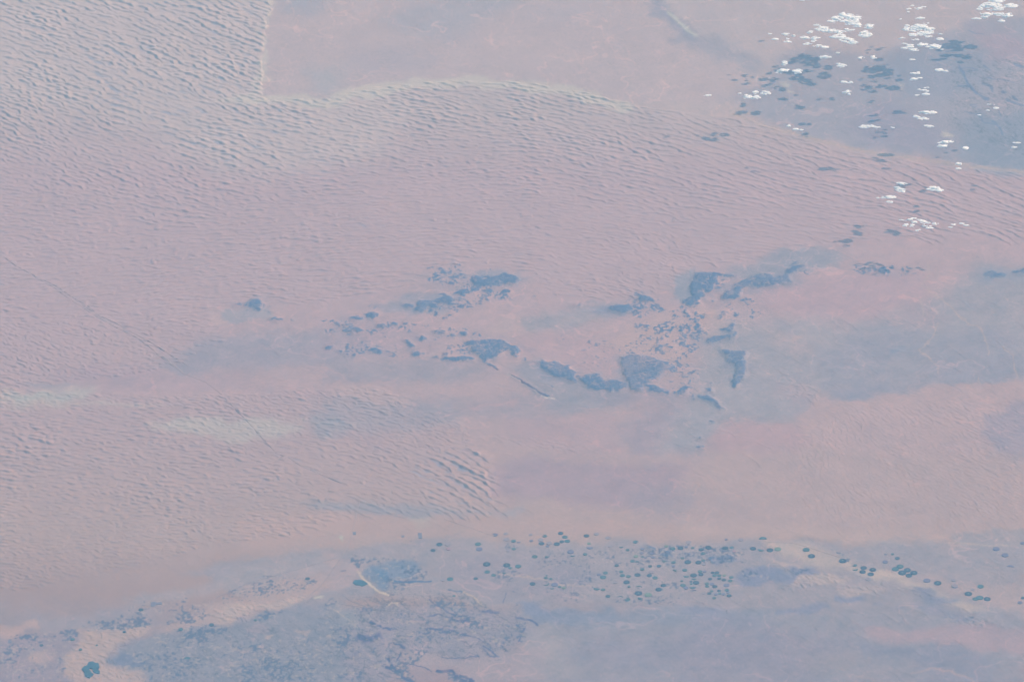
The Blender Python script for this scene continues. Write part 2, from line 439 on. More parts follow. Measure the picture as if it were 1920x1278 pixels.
# marsh by the lake
paint(8, '110,660 190,620 260,600 420,600 430,660 400,700 310,712 300,770 240,775 190,730 150,690', (128, 152, 182), 5, .75)
paint(8, '180,640 240,650 300,700 290,720 230,690', (112, 146, 180), 4, .7)
pline(8, '300,712 400,715 505,712', (112, 143, 178), 4, 1.2, .9)
pline(8, '600,753 630,764 675,765', (112, 140, 172), 3, 1, .9)
for s in ('70,1000 110,985 150,1000 230,990 250,1010 285,1040 230,1025 180,1040 180,1055 90,1050', '0,1055 40,1065 20,1075', '65,1110 110,1115 90,1130'):
    paint(8, s, (116, 138, 172), 2.5, .95)
for s, wd in (('160,940 200,960 280,985', 4), ('250,970 305,980', 3), ('210,955 240,980', 3), ('300,1060 360,1085', 3), ('260,1150 290,1190 340,1245 420,1290', 6), ('250,1195 300,1200', 5),
              ('330,1110 315,1165', 3), ('380,1180 470,1190 510,1215', 2), ('540,1215 620,1215 650,1260 740,1278', 6), ('620,1215 660,1245 700,1245 740,1280', 5),
              ('490,810 560,860 620,895 660,905', 2.5), ('480,905 560,900 640,930 760,940', 2), ('485,975 560,978 625,988', 3.5), ('460,1000 500,998', 3), ('640,905 700,905', 3),
              ('640,930 680,945 720,925', 3), ('680,1000 760,1030 820,1060', 2.5), ('800,1075 820,1090 890,1135', 3), ('800,1090 830,1130 885,1130', 2), ('900,1070 935,1110', 2),
              ('980,915 1060,925 1100,955', 4), ('985,960 1030,980 1010,1010', 4), ('1000,1020 1000,1050', 3), ('920,780 915,830', 1.5), ('560,1140 700,1140 775,1130', 2), ('0,655 30,650', 2),
              ('800,880 880,885', 5), ('620,990 660,1000 700,1015', 2), ('530,985 610,1000', 5)):
    pline(8, s, (112, 136, 170), wd, 1.2, .9)
base = base.astype(np.float32)

# ---- rocks: presence and darkness, 1 photo pixel a cell
rock = np.zeros((MH, MW), np.float32)
dark = np.zeros((MH, MW), np.float32)


def rk(t, s, st=1.0, pres=1.0):
    global rock, dark
    for q in s.split(';'):
        m = fill(Z(t, q))
        rock = np.maximum(rock, m * pres)
        dark = np.maximum(dark, m * st)


def rkl(t, s, wd, st=1.0):
    global rock, dark
    m = line(Z(t, s), wd)
    rock = np.maximum(rock, m)
    dark = np.maximum(dark, (m > 0) * st)


rk('f', '1700,215 1750,225 1830,265 1920,300 1920,350 1830,350 1770,330 1720,300 1700,260;1480,430 1550,405 1620,375 1740,355 1810,365 1800,400 1700,415 1650,440 1640,470 1560,440;'
   '1820,390 1920,375 1920,425 1850,415;1525,480 1580,465 1610,490 1560,505;1310,415 1380,420 1440,450 1490,480 1520,510 1450,535 1380,530 1310,535 1220,530 1200,515 1300,505 1370,470 1400,450')
rk('f', '930,570 960,540 1030,540 1060,560 1040,590 960,590;1090,540 1110,510 1180,505 1220,520 1220,550 1190,590 1150,635 1100,640 1045,610 1060,590 1100,570;'
   '510,655 580,630 640,640 680,660 640,690 620,715 590,710 570,690 530,690;310,710 380,690 500,690 480,705 390,725;150,745 220,755 280,770 380,775 370,790 260,785 150,765')
rk('f', '260,830 330,810 430,808 505,828 440,850 350,865 260,850;640,770 700,760 740,770 740,815 680,815 640,795;740,755 850,752 890,770 850,780 760,765;'
   '1265,855 1310,842 1400,840 1440,858 1400,878 1310,880;1450,875 1500,870 1520,900 1480,912;1570,865 1650,860 1665,890 1620,905 1570,890;1110,920 1140,895 1200,920 1210,945 1130,945', .9)
rk('f', '1630,975 1700,960 1800,950 1950,935 2090,950 2130,1000 2130,1050 2030,1110 1930,1150 1860,1195 1810,1190 1800,1130 1700,1090 1690,1020', .85)
rk('f', '1290,1125 1330,1120 1350,1150 1380,1165 1400,1130 1480,1145 1600,1130 1700,1145 1750,1175 1640,1185 1500,1180 1400,1170 1300,1150;530,1070 600,1040 650,1035 690,1070 700,1095 600,1085;'
   '1030,1105 1070,1080 1170,1085 1165,1115 1090,1130;270,1090 330,1095 330,1114 280,1112;350,1102 430,1098 420,1117 360,1120;180,1050 270,1062 270,1084 190,1072;930,930 970,935 1070,1020 1060,1034 990,990;'
   '1430,650 1500,645 1510,664 1440,670;1390,690 1440,685 1420,712 1390,707;720,905 760,898 750,922')
rk('f', '1340,138 1390,133 1385,158 1345,158;1480,240 1530,225 1560,240 1510,258;1340,275 1390,268 1380,292 1345,292;1380,188 1440,188 1420,208;1360,233 1400,233 1390,253;730,1040 760,1070 850,1075 790,1092 740,1075;'
   '60,1020 140,1010 150,1040 70,1050;930,755 1000,750 980,780 940,780')
rk(5, '735,270 760,275 800,300 830,290 880,275 915,262 960,268 1000,285 1000,305 960,320 900,315 850,335 800,335 745,325 728,300;880,385 950,365 960,350 920,350 890,370;940,665 975,668 1000,690 1000,725 975,735 950,700;'
   '1020,738 1040,740 1035,750 1020,748;1670,380 1720,385 1760,415 1720,425 1670,410;1480,450 1560,440 1620,435 1640,455 1600,480 1540,478')
rk(5, '1660,460 1670,470 1650,480;1700,440 1720,445 1710,460', .8)
rk('g', '40,470 110,455 150,485 290,480 330,515 400,510 430,560 470,590 455,640 480,690 510,715 440,700 330,650 240,630 130,560 60,510', .8)
rk('g', '60,500 120,520 240,600 300,640 440,690 510,715 440,702 330,655 230,635 130,570', 1.15)
rk('g', '480,635 560,640 640,625 720,600 770,610 760,650 800,690 920,680 1020,710 1035,770 960,790 900,800 870,815 800,780 760,795 680,785 560,720 500,670', .85)
rk('g', '985,430 1100,390 1200,395 1320,430 1430,460 1560,510 1560,560 1470,590 1440,650 1340,690 1270,740 1230,795 1090,795 1070,730 1030,680 1010,560 985,500', .72)
rk('g', '1280,745 1380,740 1430,780 1530,815 1535,845 1400,815 1290,800;1560,810 1615,815 1600,840 1565,840;1640,770 1720,790 1720,815 1670,830;1790,870 1835,875 1820,890', .95)
rk('k', '270,310 300,290 325,160 420,150 610,165 700,175 930,200 920,215 780,215 640,205 600,240 640,290 580,330 590,380 540,430 480,440 420,400 390,420 460,470 420,500 370,530 350,560 400,580 380,610 280,610 240,630 150,580 200,510 265,500', 1.0)
rk('k', '1080,230 1150,200 1300,185 1390,200 1370,230 1480,240 1480,200 1520,200 1590,160 1620,100 1700,60 1850,55 1850,70 1740,80 1700,110 1680,160 1600,200 1640,270 1680,290 1560,310 1400,340 1250,350 1000,360 960,400 940,500 860,530 690,530 680,490 760,420 840,390 850,330 930,290 1000,260 1080,255', .9)
rk('k', '640,240 740,245 740,262 640,262;620,310 740,305 740,330 620,330;600,365 690,365 690,385 620,385;460,525 590,555 570,570 470,550;440,730 550,730 540,755 450,755;640,750 720,760 700,785 640,780;940,540 1110,515 1100,550 960,560;'
   '780,880 870,880 860,900 800,900;680,940 740,925 860,930 860,970 800,995 720,970;450,1110 540,1050 600,1040 700,1040 880,980 900,1020 820,1060 740,1080 620,1110 520,1140;140,640 180,680 270,775 240,775 160,700;'
   '270,800 340,830 370,865 320,850;330,880 360,920 370,950 340,930;80,870 170,950 130,990 90,970 100,920;240,1020 290,1040 345,1100 310,1090;370,970 440,1030 420,1040 360,1000;0,870 40,920 0,900', .95)
rk(6, '205,680 260,695 340,700 360,700 350,740 350,800 355,840 320,860 310,900 285,905 275,860 300,810 290,770 240,760 255,735 225,710;85,945 150,950 190,975 220,1010 240,1028 200,1015 160,980 95,962;'
   '135,905 160,905 168,928 142,930;140,870 170,872 160,882', .8)
rk(6, '50,958 75,958 70,968 55,968;-40,935 0,905 25,895 55,900 30,915 0,940 -30,950', .9)
rk(6, '150,1090 180,1095 175,1105 155,1100;80,1175 110,1180 100,1195 85,1188;80,1230 125,1228 120,1240 85,1240', .8)
rk(6, '985,215 1010,215 1005,225 985,225;1020,230 1060,232 1050,250 1005,255;1070,220 1170,240 1130,262 1080,240;1250,245 1290,250 1270,260', .7)
rk(6, '1700,265 1745,245 1770,258 1830,258 1780,278 1710,278;1860,250 1930,232 2100,230 2100,260 1870,262', .75)
rk(4, '1370,440 1395,422 1440,408 1475,415 1480,440 1465,470 1430,460 1415,450 1380,450;1300,435 1350,430 1380,438 1340,445;1510,517 1545,506 1590,518 1592,524 1560,528 1515,525;1635,518 1650,520 1648,526 1636,526;1720,540 1735,542 1730,548 1720,546')
rk(5, '1300,435 1365,425 1330,445;1090,385 1110,395 1080,400', .7)
rk('b', '775,245 830,255 880,280 920,318 880,312 800,275;905,330 960,350 1040,358 1100,365 1090,382 990,375 930,350;945,300 1000,290 1030,310 1100,325 1120,345 1060,335 1000,325 960,315;1210,335 1290,345 1320,358 1250,355;1620,375 1740,370 1830,400 1760,400 1650,415 1630,430;1490,400 1570,385 1580,400 1520,430 1570,480 1520,460', .85)
rk('k', '860,330 960,280 1100,240 1300,230 1420,240 1400,330 1200,350 980,350 930,400', .85)
rk(6, '230,470 260,480 240,500 215,490;270,545 300,550 290,562 265,558;60,470 90,480 70,500;100,560 125,575 110,590', .9)
rk('f', '1210,505 1300,560 1340,575 1280,585 1230,560;1560,540 1620,545 1590,565 1545,560;1650,535 1720,550 1700,562 1655,552;1850,480 1900,490 1910,515 1860,505;1790,512 1830,520 1820,545 1800,538', .9)
rk('f', '1560,195 1600,190 1640,205 1570,212;1600,235 1660,238 1650,250 1600,248;1440,300 1500,295 1510,320 1450,322;1240,600 1280,605 1260,625 1235,620;1290,640 1340,635 1330,660 1300,662;1400,1095 1440,1100 1430,1120 1380,1112', .9)
rk('g', '1640,100 1700,98 1690,135 1640,130;1760,165 1800,175 1800,195 1760,185;1810,205 1840,220 1835,240 1815,232;1240,60 1290,65 1280,80 1245,78;1400,110 1480,125 1470,140 1410,130;1350,280 1460,290 1450,322 1400,318;1510,295 1590,290 1560,318 1520,312;1440,200 1480,240 1460,255', .9)
rkl(5, '825,774 850,785 882,802', 2.2)
pline(5, '825,774 850,786 884,803', (118, 134, 165), 3, 1, 1)
pline(5, '955,832 1030,872 1070,900 1110,925 1170,952', (120, 136, 166), 3.4, 1, 1)
pline(5, '935,822 1000,868 1060,905 1110,935', (188, 176, 182), 2, 1, .7)
pline(5, '1120,945 1160,960 1200,965', (196, 190, 192), 2, 1, .7)
rkl(5, '955,832 1030,872 1070,900 1110,925 1170,952', 2.6, .8)
rkl(5, '1155,880 1210,915', 1.5, .6)
for s in ('455,645 470,675 500,705 560,735', '1400,650 1440,640', '1240,710 1230,770 1260,745', '1030,660 1060,790'):
    q = line(Z('g', s), 3)
    rock *= 1 - q
for s in ('1270,725 1330,680', '1170,710 1240,730', '1045,650 1110,655 1100,630'):
    rock *= 1 - line(Z('g', s), 1.5)
rockb = blur(rock, 6, 4)
rockh = np.clip(blur(rock, 26, 13) * 2.2, 0, 1)
rock = blur(rock, 1.5, 1.5)
dark = np.maximum(dark, blur(dark, 6, 6) * .9)
# speckled zones: many knobs standing in the sand
speck = np.zeros((MH, MW), np.float32)
for t, s, v in (('f', '1210,180 1500,150 1920,130 1920,380 1500,380 1400,320 1210,250', .85), ('f', '1190,540 1380,560 1340,660 1190,650', .95), ('f', '1450,480 1920,420 2200,380 2200,500 1700,580 1450,640', .75),
                ('f', '-100,700 400,720 900,700 1300,760 1000,860 400,900 0,850', .35), ('f', '0,980 600,960 900,1000 1300,1000 1300,1100 900,1140 200,1140', .42), ('f', '640,420 900,440 900,600 500,600', .4),
                ('f', '1420,1000 1700,980 1720,1140 1450,1140', .75), ('f', '1250,800 1700,800 1920,880 1500,960 1250,940', .38),
                ('g', '1150,30 1500,0 1900,0 1900,200 1760,480 1500,420 1100,370 950,340 1200,180', .8), ('g', '1500,400 1820,500 1800,760 1600,780 1480,600', .5), ('g', '200,100 900,200 980,400 700,560 300,450', .2),
                (6, '-60,440 90,440 150,600 60,660 -60,620', .7), (6, '-60,650 60,660 90,860 60,960 -60,960', .6), (6, '230,400 420,400 460,560 300,560', .5), (5, '1600,370 1800,370 1820,460 1650,520', .8),
                (5, '1680,520 1960,540 1960,700 1700,700', .6), (5, '480,220 700,210 760,260 600,330 480,300', .5), (6, '960,200 1300,220 1320,270 960,270', .5), (6, '560,190 760,190 760,260 600,280', .45),
                (4, '1290,410 1520,400 1560,540 1400,480', .25)):
    speck = np.maximum(speck, blur(fill(Z(t, s)), 8) * v)
# dark plots and shrubs of the lower plain; pale plots
shrub = np.zeros((MH, MW), np.float32)
for t, s, v in ((7, '0,1010 300,1000 480,960 700,900 860,920 840,970 560,980 400,1060 250,1080 200,1060', .75), (7, '-100,1060 380,1060 380,1400 -100,1400', .45), (7, '500,940 840,920 860,970 660,980 480,975', .95),
                (7, '860,1000 1100,960 1300,960 1200,1060 1000,1100 850,1100', .8), (7, '620,1130 860,1080 1300,1060 1920,1000 1920,1400 830,1400 640,1190', .55), (7, '630,1140 880,1100 900,1278 860,1230', .8),
                (7, '1150,860 1280,770 1400,720 1600,680 1800,700 1700,760 1450,800 1300,860', .7), (7, '1400,900 1560,870 1620,880 1450,950', .85), (7, '1250,1060 1600,1040 1640,1200 1200,1278', .8),
                (7, '1040,840 1250,830 1250,890 1060,950 900,960', .6), (7, '700,830 1060,760 1060,870 880,900 740,900', .5), (7, '1420,660 1600,640 1640,690 1440,710', .8),
                (8, '0,570 300,580 440,600 500,680 300,800 150,700', .55), (8, '-100,800 500,800 900,850 1000,1000 900,1100 500,1100 300,1278 -100,1278', .45), (8, '540,960 700,960 900,1000 900,1060 600,1010', .6),
                (8, '700,930 850,930 830,990 720,1000', .9), (8, '900,480 1300,560 1920,500 1920,860 1300,840 850,760 850,540', .28), (8, '1380,540 1920,510 1920,640 1650,660 1420,570', .85), (9, '0,500 400,540 330,630 0,610', .8),
                (9, '140,560 330,570 300,620 150,610', .9), (8, '940,830 1060,830 1000,900 940,870', .8), (8, '960,930 1060,940 1020,1060 980,1020', .8), (8, '240,1130 340,1150 420,1278 300,1278', .8),
                (8, '520,1200 740,1260 740,1300 640,1278', .9), (8, '380,440 440,500 430,600 390,600', .4), (9, '820,520 920,560 980,640 900,600', .7), (9, '540,640 720,640 600,700', .6),
                (9, '1420,880 1640,910 1700,960 1500,950', .6), (9, '300,640 500,660 480,720 300,720', .5)):
    shrub = np.maximum(shrub, blur(fill(Z(t, s)), 7) * v)
wadim = np.zeros((MH, MW), np.float32)
for t, s in ((8, '100,780 500,780 700,760 900,870 1030,930 1040,1060 900,1150 600,1150 400,1060 250,1100 0,1000'), (8, '0,1050 350,1080 400,1278 0,1278'), (7, '1000,1000 1920,900 1920,1278 900,1278'), (3, '1500,330 1920,330 1920,900 1500,700')):
    wadim = np.maximum(wadim, blur(fill(Z(t, s)), 12) * (1 if t == 8 else .6))
# level ground (no dunes) and dune-field amplitude masks
DSEA = Z(0, '-180,-130 545,-130 522,0 500,35 492,90 490,180 505,190 600,184 700,166 800,153 900,151 1000,157 1100,173 1200,200 1300,212 1400,224 1500,258 1600,286 1700,303 1800,315 1920,326 2090,340 2090,430 1900,440 '
         '1700,445 1560,452 1450,470 1380,490 1290,500 1250,540 1160,560 1040,555 1000,510 900,495 800,498 740,540 640,560 540,570 470,552 400,575 385,600 420,640 330,680 260,700 60,720 0,740 -180,745')
DLOW = Z(0, '-180,745 60,735 200,740 290,745 440,742 560,745 640,742 720,730 760,760 740,800 840,810 900,850 925,940 900,960 780,960 640,965 560,1000 400,1020 250,1060 120,1090 -180,1130')
DRT = Z(0, '1500,790 1560,760 1920,740 2090,740 2090,985 1920,990 1600,985 1480,960 1470,860')
dmask = np.clip(blur(fill(DSEA), 4) + blur(fill(DLOW), 9), 0, 1)
rsand = blur(fill(DRT), 42, 20)
ripple = np.zeros((MH, MW), np.float32)
for t, s, v in ((7, '370,1110 440,1050 500,970 640,975 850,960 720,1060 640,1130 620,1190 820,1220 830,1400 400,1400', .8), (7, '1180,900 1300,850 1450,840 1700,780 1750,800 1600,850 1450,880 1350,945 1250,945', 1),
                (9, '420,570 560,620 820,670 980,690 840,720 600,760 540,760 660,690 540,640', 1), (9, '1100,700 1300,740 1500,820 1850,985 1750,960 1450,960 1600,900 1350,800 1120,740', .7), (9, '850,730 1150,740 1120,790 860,775', .8),
                (5, '150,900 400,960 380,1030 300,1080 200,990 -100,980 -100,900', .9), (4, '-100,940 300,930 700,960 700,1020 -100,1010', .8), (4, '820,1100 1700,1080 1720,1180 900,1170', .9), (5, '0,1060 600,1030 700,1120 780,1278 0,1278', .9), (4, '1000,950 1920,900 1920,1060 1600,1070 1200,1010', .9),
                (6, '500,840 780,900 740,1000 600,950', .7), (5, '700,1150 1200,1180 1480,1250 1300,1278 800,1200', .5), (6, '640,1080 760,1200 700,1278 640,1200', .6), (9, '60,800 300,860 250,880 60,850', .5),
                (7, '0,640 400,700 900,600 1300,540 1300,580 600,700 0,770', .25), (9, '380,560 520,600 440,590', .8), (9, '0,80 700,100 700,350 0,380', .15), (5, '940,830 1060,860 1180,960 1100,940', .6)):
    ripple = np.maximum(ripple, blur(fill(Z(t, s)), 6) * v)

# ------------------------------------------------------------------ terrain
n1 = fbm(GX * .25, GY * .25, 11, 4)
n2 = fbm(GX * .9, GY * .9, 31, 4)
n3 = fbm(GX * 2.6, GY * 1.8, 51, 3)
wx = (fbm(GX * .5, GY * .4, 61, 4) - .5)
wy = (fbm(GX * .5, GY * .4, 71, 4) - .5)
wf = fbm(GX * 1.6, GY * 1.2, 251, 3) - .5
wb = fbm(GX * .16, GY * .12, 255, 3) - .5
wb2 = fbm(GX * .16, GY * .12, 258, 3) - .5
col = samp(base, PX + wx * 40 + wf * 10 + wb * 50, PY + wy * 20 - wf * 6 + wb2 * 22, K)
lw = fbm(GX * 1.2, GY * .9, 261, 4, .6) - .5
lm = samp(lmask, PX + lw * 9, PY + wf * 6)[..., None] * (.55 + .9 * vnoise(GX * 1.4, GY * 1.4, 271))[..., None].clip(0, 1)
lc = lcol[np.clip((PY + wf * 6 - MY), 0, MH - 1).astype(np.int32), np.clip((PX + lw * 9 - MX), 0, MW - 1).astype(np.int32)]
lm = lm * (lc[..., :1] > 0)
col = col * (1 - lm) + lc * lm
Hh = np.zeros(GX.shape, np.float32)
Ft = np.zeros(GX.shape, np.float32)

# dune character by place: px, py, crest angle on the photo, length, amplitude, row spacing, foot flats
DP = np.array([
    (60, 60, 20, 32, .8, 10, .3), (250, 150, 26, 34, .95, 12, 1.1), (400, 60, 24, 34, .95, 11, .5), (440, 150, 22, 36, 1, 11, .9), (100, 300, 24, 24, .7, 9, .1), (300, 330, 20, 34, .9, 11, .3),
    (60, 400, 5, 22, .3, 9, 0), (480, 260, 15, 44, .95, 12, .9), (600, 250, 13, 38, .8, 11, .3), (760, 200, 14, 32, .9, 9, .2), (900, 230, 9, 30, .65, 9, .1), (900, 330, 3, 22, .45, 8, 0),
    (1100, 210, 15, 44, .9, 9, .2), (1200, 300, 14, 42, .6, 10, .1), (1350, 300, 19, 66, .5, 10, .1), (1500, 380, 15, 66, .4, 10, 0), (1750, 370, 18, 70, .5, 10, 0), (1900, 350, 20, 70, .55, 10, 0),
    (1600, 430, 8, 50, .25, 9, 0), (700, 400, -2, 32, .35, 8, 0), (500, 450, -3, 34, .3, 9, 0), (700, 490, -5, 60, .35, 9, 0), (900, 450, 3, 40, .28, 8, 0), (1100, 450, 10, 24, .25, 7, 0), (1250, 470, 20, 16, .25, 7, 0),
    (1350, 440, 6, 40, .2, 8, 0), (250, 500, -5, 44, .25, 9, 0), (100, 560, -8, 30, .28, 9, 0), (180, 640, 20, 11, .5, 8, .1), (60, 650, 30, 11, .4, 7, .1), (300, 560, -10, 30, .3, 8, 0), (260, 690, 10, 12, .3, 8, 0),
    (100, 830, 10, 26, .6, 10, .1), (300, 840, 10, 30, .5, 10, .05), (80, 930, 6, 24, .5, 9, .05), (300, 900, 10, 18, .5, 9, .05), (450, 900, 10, 24, .45, 9, .05), (600, 880, 14, 36, .4, 9, 0), (720, 870, 18, 40, .35, 8, 0), (760, 905, 20, 40, .25, 8, 0), (790, 830, 20, 40, .3, 9, 0),
    (850, 880, 31, 84, 1.15, 14, 1.5), (885, 915, 32, 64, 1.1, 13, 1.4), (420, 990, 10, 12, .2, 5, 0), (120, 1030, 10, 14, .22, 6, 0), (300, 1010, 5, 14, .25, 6, 0), (120, 760, 12, 20, .4, 8, .2), (300, 760, 12, 20, .35, 8, .2),
    (460, 800, 15, 20, .45, 7, .1), (640, 760, 12, 24, .4, 7, .1), (780, 820, 18, 30, .5, 8, .1), (250, 30, 22, 34, .85, 11, .3), (0, 200, 24, 24, .75, 9, .1), (1700, 900, 30, 16, .22, 6, 0), (1560, 880, 60, 16, .16, 6, 0),
    (1850, 880, 28, 20, .25, 6, 0)], float)


def dparam(px, py):
    d = ((px - DP[:, 0]) ** 2 + ((py - DP[:, 1]) * 1.6) ** 2 + 200) ** -1.5
    d /= d.sum()
    return d @ DP[:, 2:]


rng = np.random.default_rng(5)
dxs = xin[1] - xin[0]
dys = yin[1] - yin[0]


def stamp(px, py, ang, L, amp, wl, foot, curv):
    """one transverse dune: steep face to the lower left, long slope towards the sun"""
    a = math.radians(ang)
    gx, gy = ground(px, py)
    ex, ey = ground(px + math.cos(a) * 10, py + math.sin(a) * 10)
    ux, uy = ex - gx, ey - gy
    n = math.hypot(ux, uy)
    half = L / 2 * n / 10
    ux /= n
    uy /= n
    vx, vy = -uy, ux
    if vx * .6 + vy * .8 < 0:
        vx, vy = -vx, -vy
    R = half + wl + .8
    i0 = int(max((gx - R - X0) / dxs, 0))
    i1 = int(min((gx + R - X0) / dxs + 1, NX))
    j0 = int(max((gy - R - Y0) / dys, 0))
    j1 = int(min((gy + R - Y0) / dys + 1, NY))
    if i1 <= i0 or j1 <= j0:
        return
    sl_ = (slice(J0 + j0, J0 + j1), slice(I0 + i0, I0 + i1))
    X = GX[sl_] - gx
    Y = GY[sl_] - gy
    u = (X * ux + Y * uy) / half
    v = X * vx + Y * vy
    ph = rng.random() * 6.3
    v = v + curv * half * u * u + .16 * half ** .5 * np.sin(u * 2.4 + ph) * .6 + .05 * np.sin(u * half * 3.1 + ph * 2)
    T = np.clip(1 - u * u, 0, 1)
    H = amp * T ** .6 * (.75 + .25 * np.sin(u * half * 4.3 + ph))
    ws = np.maximum(H * 1.55, .12)
    h = np.where(v < 0, H * (1 + v / ws), H * np.clip(1 - v / wl, 0, 1) ** 1.3)
    Hh[sl_] = np.maximum(Hh[sl_], h)
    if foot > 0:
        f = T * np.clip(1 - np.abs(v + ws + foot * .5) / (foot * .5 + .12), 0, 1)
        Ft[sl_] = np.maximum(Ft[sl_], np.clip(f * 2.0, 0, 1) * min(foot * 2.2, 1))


seeds = {}
cell = 24
cand = rng.random((90000, 2)) * [2260, 1290] + [-175, -125]
for px, py in cand:
    ix, iy = int(px - MX), int(py - MY)
    dmv = dmask[iy, ix]
    rsv = rsand[iy, ix]
    if max(dmv, rsv) < .3:
        continue
    ang, L, amp, sp, ft = dparam(px, py)
    amp = amp ** .58
    L = max(L * 1.05, 10)
    sp = sp * .80
    a = math.radians(ang)
    ca, sa = math.cos(a), math.sin(a)
    cx_, cy_ = int(px // cell), int(py // cell)
    ok = True
    rx = max(1, int(L * .62 // cell) + 1)
    for kx in range(cx_ - rx, cx_ + rx + 1):
        for ky in range(cy_ - 1, cy_ + 2):
            for qx, qy in seeds.get((kx, ky), ()):
                du = (qx - px) * ca + (qy - py) * sa
                dv = -(qx - px) * sa + (qy - py) * ca
                if (du / (L * .62)) ** 2 + (dv / (sp * .78)) ** 2 < 1:
                    ok = False
                    break
            if not ok:
                break
        if not ok:
            break
    if not ok:
        continue
    seeds.setdefault((cx_, cy_), []).append((px, py))
    if dmv < .3:
        amp *= rsv * .5
    patch = vnoise(np.array([px / 70.]), np.array([py / 45.]), 99)[0]
    k = .178 * amp * rng.uniform(.6, 1.3) * (.6 + .8 * patch)
    wl = sp * .062 / .52 * rng.uniform(.8, 1.3)
    fo = ft * rng.random() ** 2.2 * .8
    stamp(px, py, ang + rng.normal(0, 4), L * rng.uniform(.9, 1.7), k, wl, fo, rng.uniform(-.08, .3))
# scattered taller barchans that throw short dark dashes
for gy_ in np.arange(250, 1010, 14.0):
    for gx_ in np.arange(-150, 1300, 22.0):
        px = gx_ + rng.uniform(0, 22)
        py = gy_ + rng.uniform(0, 14)
        if dmask[int(py - MY), int(px - MX)] < .6 or rng.random() > (.62 if px < 700 or py > 700 else .4):
            continue
        pt = vnoise(np.array([px / 90.]), np.array([py / 60.]), 191)[0]
        stamp(px, py, dparam(px, py)[0] + rng.normal(5, 8), rng.uniform(10, 26), rng.uniform(.06, .13) * (.35 + pt), rng.uniform(1.3, 2.2), rng.random() ** 3 * .2, rng.uniform(.0, .35))
# small ripples on dunes outside the seas
for gy_ in np.arange(700, 1290, 5.0):
    for gx_ in np.arange(-20, 1960, 5.0):
        px = gx_ + rng.uniform(0, 5)
        py = gy_ + rng.uniform(0, 5)
        r0 = rng.random()
        rv = ripple[int(py - MY), int(px - MX)]
        if rv < .12 or r0 > .42 * rv + .1:
            continue
        stamp(px, py, rng.normal(22, 9), rng.uniform(9, 26), rng.uniform(.04, .11) * rv + .01, rng.uniform(.4, .8), 0, rng.uniform(0, .3))

for _ in range(1500):
    px, py = rng.uniform(500, 2000), rng.uniform(560, 1290)
    dd = dmask[int(py - MY), int(px - MX)]
    if dd > .4 or 985 < py < 1125 and 800 < px < 1400:
        continue
    stamp(px, py, rng.normal(14 if px < 1300 else 26, 8), rng.uniform(18, 70), rng.uniform(.008, .035), rng.uniform(.3, .8), 0, rng.uniform(-.1, .2))
dm = samp(dmask, PX, PY)
rp = samp(ripple, PX, PY)
rs = samp(rsand, PX, PY)
Hh *= np.maximum(np.maximum((GY < 32) * .85 * (1 - dm) + sstep(.15, .85, dm + (n2 - .5) * 1.0), np.clip(rp * 2, 0, 1)), rs)
# bare blue-grey flats at the foot of the slip faces
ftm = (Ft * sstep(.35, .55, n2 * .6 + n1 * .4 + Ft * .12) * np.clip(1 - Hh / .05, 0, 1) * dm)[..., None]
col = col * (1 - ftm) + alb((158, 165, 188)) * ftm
# sand lightens over the dunes a touch, tints drift
col = col * (1 + (n1[..., None] - .5) * .10) * (1 + (n2[..., None] - .5) * np.array([.05, .06, .07], np.float32))
stk = fbm(GX * .35 + GY * .12, GY * 1.1 - GX * .4, 131, 4)[..., None] - .5
col = col * (1 + stk * np.array([.08, .07, .06], np.float32))

# rocks and knobs
wr = (fbm(GX * .9, GY * .8, 81, 5, .7) - .5)
wr2 = (fbm(GX * .9, GY * .8, 91, 5, .7) - .5)
R = samp(rock, PX + wr * 15, PY + wr2 * 8)
Dk = samp(dark, PX + wr * 12, PY + wr2 * 6)
S = samp(speck, PX, PY)
rn = fbm(GX * 2.0, GY * 1.6, 101, 5, .68)
R2 = samp(rockb, PX + wr * 16, PY + wr2 * 8)
mr = sstep(.24, .60, .55 * R + .45 * R2 + (rn - .5) * 1.6) * sstep(.02, .12, R2)
f1 = fbm(GX * .62 + wx * 2, GY * .5 + wy * 2, 171, 4, .6)
f2 = fbm(GX * 1.5 - GY * .6, GY * 1.1 + GX * .3, 177, 4, .6)
chan = np.maximum(sstep(.030, .008, np.abs(f1 - .5)), .9 * sstep(.026, .006, np.abs(f2 - .5)))
mr = mr * (1 - .8 * chan)
rs2 = fbm(GX * 4.0, GY * 2.9, 121, 3, .6)
rs3 = fbm(GX * 1.1, GY * .9, 127, 3)
ms = sstep(.60, .72, (rs2 - .5) * .9 + .5 + (rs3 - .5) * .7 + (S - .8) * .26 + .065) * sstep(.05, .3, S)
m = np.maximum(mr, ms)
tone = fbm(GX * .5 + 9, GY * .4, 181, 3)
fine = fbm(GX * 1.6 + GY * 1.3, GY * 2.6 - GX * 2.0, 187, 4, .62)
dk = np.where(mr >= ms, np.maximum(Dk, .6), .8) * (.74 + .80 * tone + 1.3 * (fine - .5) + .08)
# thin gravel skirts spread from the massifs
halo = (samp(rockh, PX + wx * 30, PY + wy * 14) * sstep(.2, .8, n2 + .25 * wx) * .75)[..., None]
col = col * (1 - halo) + alb((148, 157, 181)) * halo
rockcol = alb((122, 147, 179))
mm = np.clip(m * dk, 0, 1.05)[..., None]
col = col * (1 - mm) + rockcol * mm
ridged = 1 - np.abs(2 * fbm(GX * 2.4 + GY * .9, GY * 1.3 - GX * .9, 151, 4) - 1)
Rb = samp(rockb, PX + wf * 8, PY + wf * 4)
Hh = Hh * (1 - m) + .20 * Rb + m * (.012 + .05 * np.clip(ridged - .5, 0, 1))
